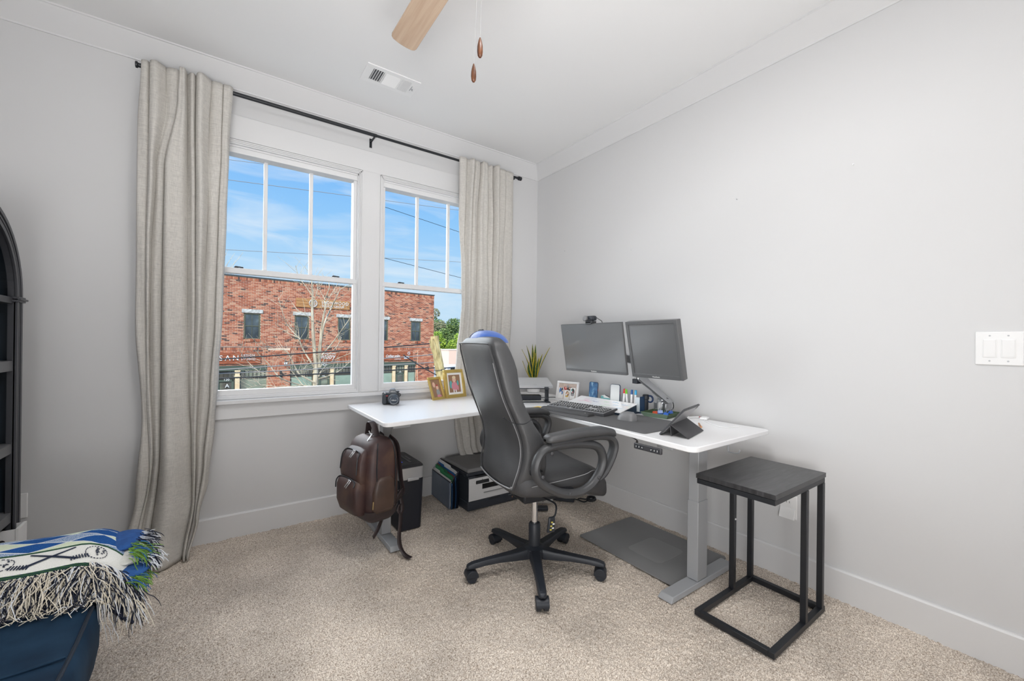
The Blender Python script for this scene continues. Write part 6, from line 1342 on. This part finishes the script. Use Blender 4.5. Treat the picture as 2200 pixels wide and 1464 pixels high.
me = bpy.data.meshes.new('blanket_cloth'); F = [(i*nj+j, (i+1)*nj+j, (i+1)*nj+j+1, i*nj+j+1) for i in range(len(xs)-1) for j in range(nj-1)]
me.from_pydata(V, [], F); uvl = me.uv_layers.new(name='UVMap')
for l in me.loops: i, j = divmod(l.vertex_index, nj); uvl.data[l.index].uv = (xs[i], ss[j])
me.materials.append(M_blk); me.polygons.foreach_set('use_smooth', [True]*len(me.polygons))
cloth = link('cloth', me, t); s_ = cloth.modifiers.new('t', 'SOLIDIFY'); s_.thickness = .012; s_.offset = 1
# folded layers showing at the right end
for k, (z0, yy, rx) in enumerate(((.528, -1.17, .040), (.500, -1.235, .034), (.474, -1.275, .036))):
    m = MB().sph((-2.655+.012*k, yy, z0), (.058, rx*2.0, .017), 24, 12)
    m.obj('fold', (mat('fold_blue', (.02, .085, .28), .95, bump=(500, .5), noise=(60, .25)), mat('fold_cream', (.66, .66, .62), .95, bump=(500, .5), noise=(60, .1)), mat('fold_blue2', (.025, .10, .32), .95, bump=(500, .5), noise=(60, .25)))[k], t, smooth=True)
# golf motifs stitched on the band
def onband(x, v): p = surf(x, v); return (p[0], p[1]-.001, p[2]+.0025)
M_nst = mat('navy_stitch', (.02, .03, .06), .9); mo = MB()
for cx in (-2.795,):
    for sg in (-1, 1):
        for k in range(-2, 3):
            mo.tube([onband(cx-sg*.055+k*.0022, -.090), onband(cx-sg*.01+k*.002, -.062), onband(cx+sg*.045+k*.0006, -.026)], .0014, 4)
        for k in range(7): mo.tube([onband(cx-sg*(.045+.006*k), -.096+.0015*k), onband(cx-sg*(.040+.006*k), -.078+.001*k)], .0017, 4)
for cx, r_ in ((-2.905, .038), (-2.70, .024)):
    for k in range(22):
        a = k*2*PI/22; mo.tube([onband(cx+r_*math.cos(a), -.058+.032*math.sin(a)), onband(cx+r_*math.cos(a+.18), -.058+.032*math.sin(a+.18))], .0011, 4)
    for k in range(16): x, v = cx+rr.uniform(-.2, .8)*r_*.8, -.058+rr.uniform(-.6, .8)*.028; mo.tube([onband(x, v), onband(x+.004, v-.002)], .0011, 4)
mo.obj('embroidered_motif', M_nst, cloth, kind='stuff')
# fringe: thousands of yarns
M_yc = mat('yarn_cream', (.72, .66, .55), .9); M_yn = mat('yarn_navy', (.008, .012, .03), .9); M_yg = mat('yarn_green', (.16, .32, .05), .9); M_yb = mat('yarn_blue', (.03, .13, .36), .9); M_yw = mat('yarn_white', (.74, .77, .82), .9)
fr = random.Random(9); bufs = {k: MB() for k in 'cngbw'}
def yarn(p, d, L, key, r_=.0011, droop=1.):
    p = Vector(p); d = Vector(d).normalized(); pts = [p]; n = 6
    for i in range(n):
        d = (d+Vector((fr.gauss(0, .22), fr.gauss(0, .18), -.30*droop+fr.gauss(0, .15)))).normalized(); p = p+d*L/n
        if p.z < .452 and p.x < SX+.005 and droop: p.z = .452+fr.uniform(0, .012); d.z = max(d.z, -.02)
        pts.append(p.copy())
    bufs[key].tube(pts, [r_]*(n)+[r_*.6], 4, caps=False)
for i in range(1900):
    x = fr.uniform(-3.25, -2.66); s_ = fr.choice((-.128, -.128, -.15, -.19)); p = surf(x, s_); lay = fr.random()
    k = fr.choice('cccnnnw'); yarn((p[0], p[1]-.004-.006*lay, p[2]+.004+.008*lay), (fr.gauss(.05, .9), -1, fr.uniform(-1.2, .1)), fr.uniform(.055, .135), k)
for i in range(620):                       # corner bunch falling over the sofa edge
    x = fr.uniform(-2.72, -2.62); p = surf(x, fr.choice((-.115, -.13, -.16))); yarn((p[0]+.01, p[1]-.006, p[2]+.006), (fr.uniform(.0, .7), -.45, -.3), fr.uniform(.07, .125), fr.choice('ccnnww'), droop=1.5)
for i in range(140): yarn((-2.64+fr.uniform(-.01, .02), -1.30+fr.uniform(-.05, .06), .47), (.4, -.5, -1), fr.uniform(.05, .11), fr.choice('gb'), droop=1.5)
for (c0, ks) in (((-2.60, -1.19, .535), 'nwnw'), ((-2.585, -1.26, .505), 'nnww'), ((-2.61, -1.27, .53), 'ggb'), ((-2.605, -1.32, .47), 'ggb')):
    for i in range(85): yarn((c0[0]+fr.uniform(-.02, .005), c0[1]+fr.uniform(-.045, .045), c0[2]+fr.uniform(-.01, .01)), (1, -.15, fr.uniform(-.5, .25)), fr.uniform(.035, .065), fr.choice(ks), droop=.8)
for i in range(5): yarn((-2.66+fr.uniform(-.01, .01), -1.40, .44), (.1, -.1, -1), .12, 'w', .0008, 2.)
for k, nm, m in (('c', 'cream_fringe', M_yc), ('n', 'navy_fringe', M_yn), ('g', 'green_fringe', M_yg), ('b', 'blue_fringe', M_yb), ('w', 'white_fringe', M_yw)): bufs[k].obj(nm, m, cloth, kind='stuff')
P = [[surf(x, -.13), surf(x, -.17), surf(x, -.24)] for x in xs]; P = [[(p[0], p[1]-.003, p[2]+.001) for p in r] for r in P]; MB().grid(P).obj('fringe_backing', M_yn, cloth, smooth=True)
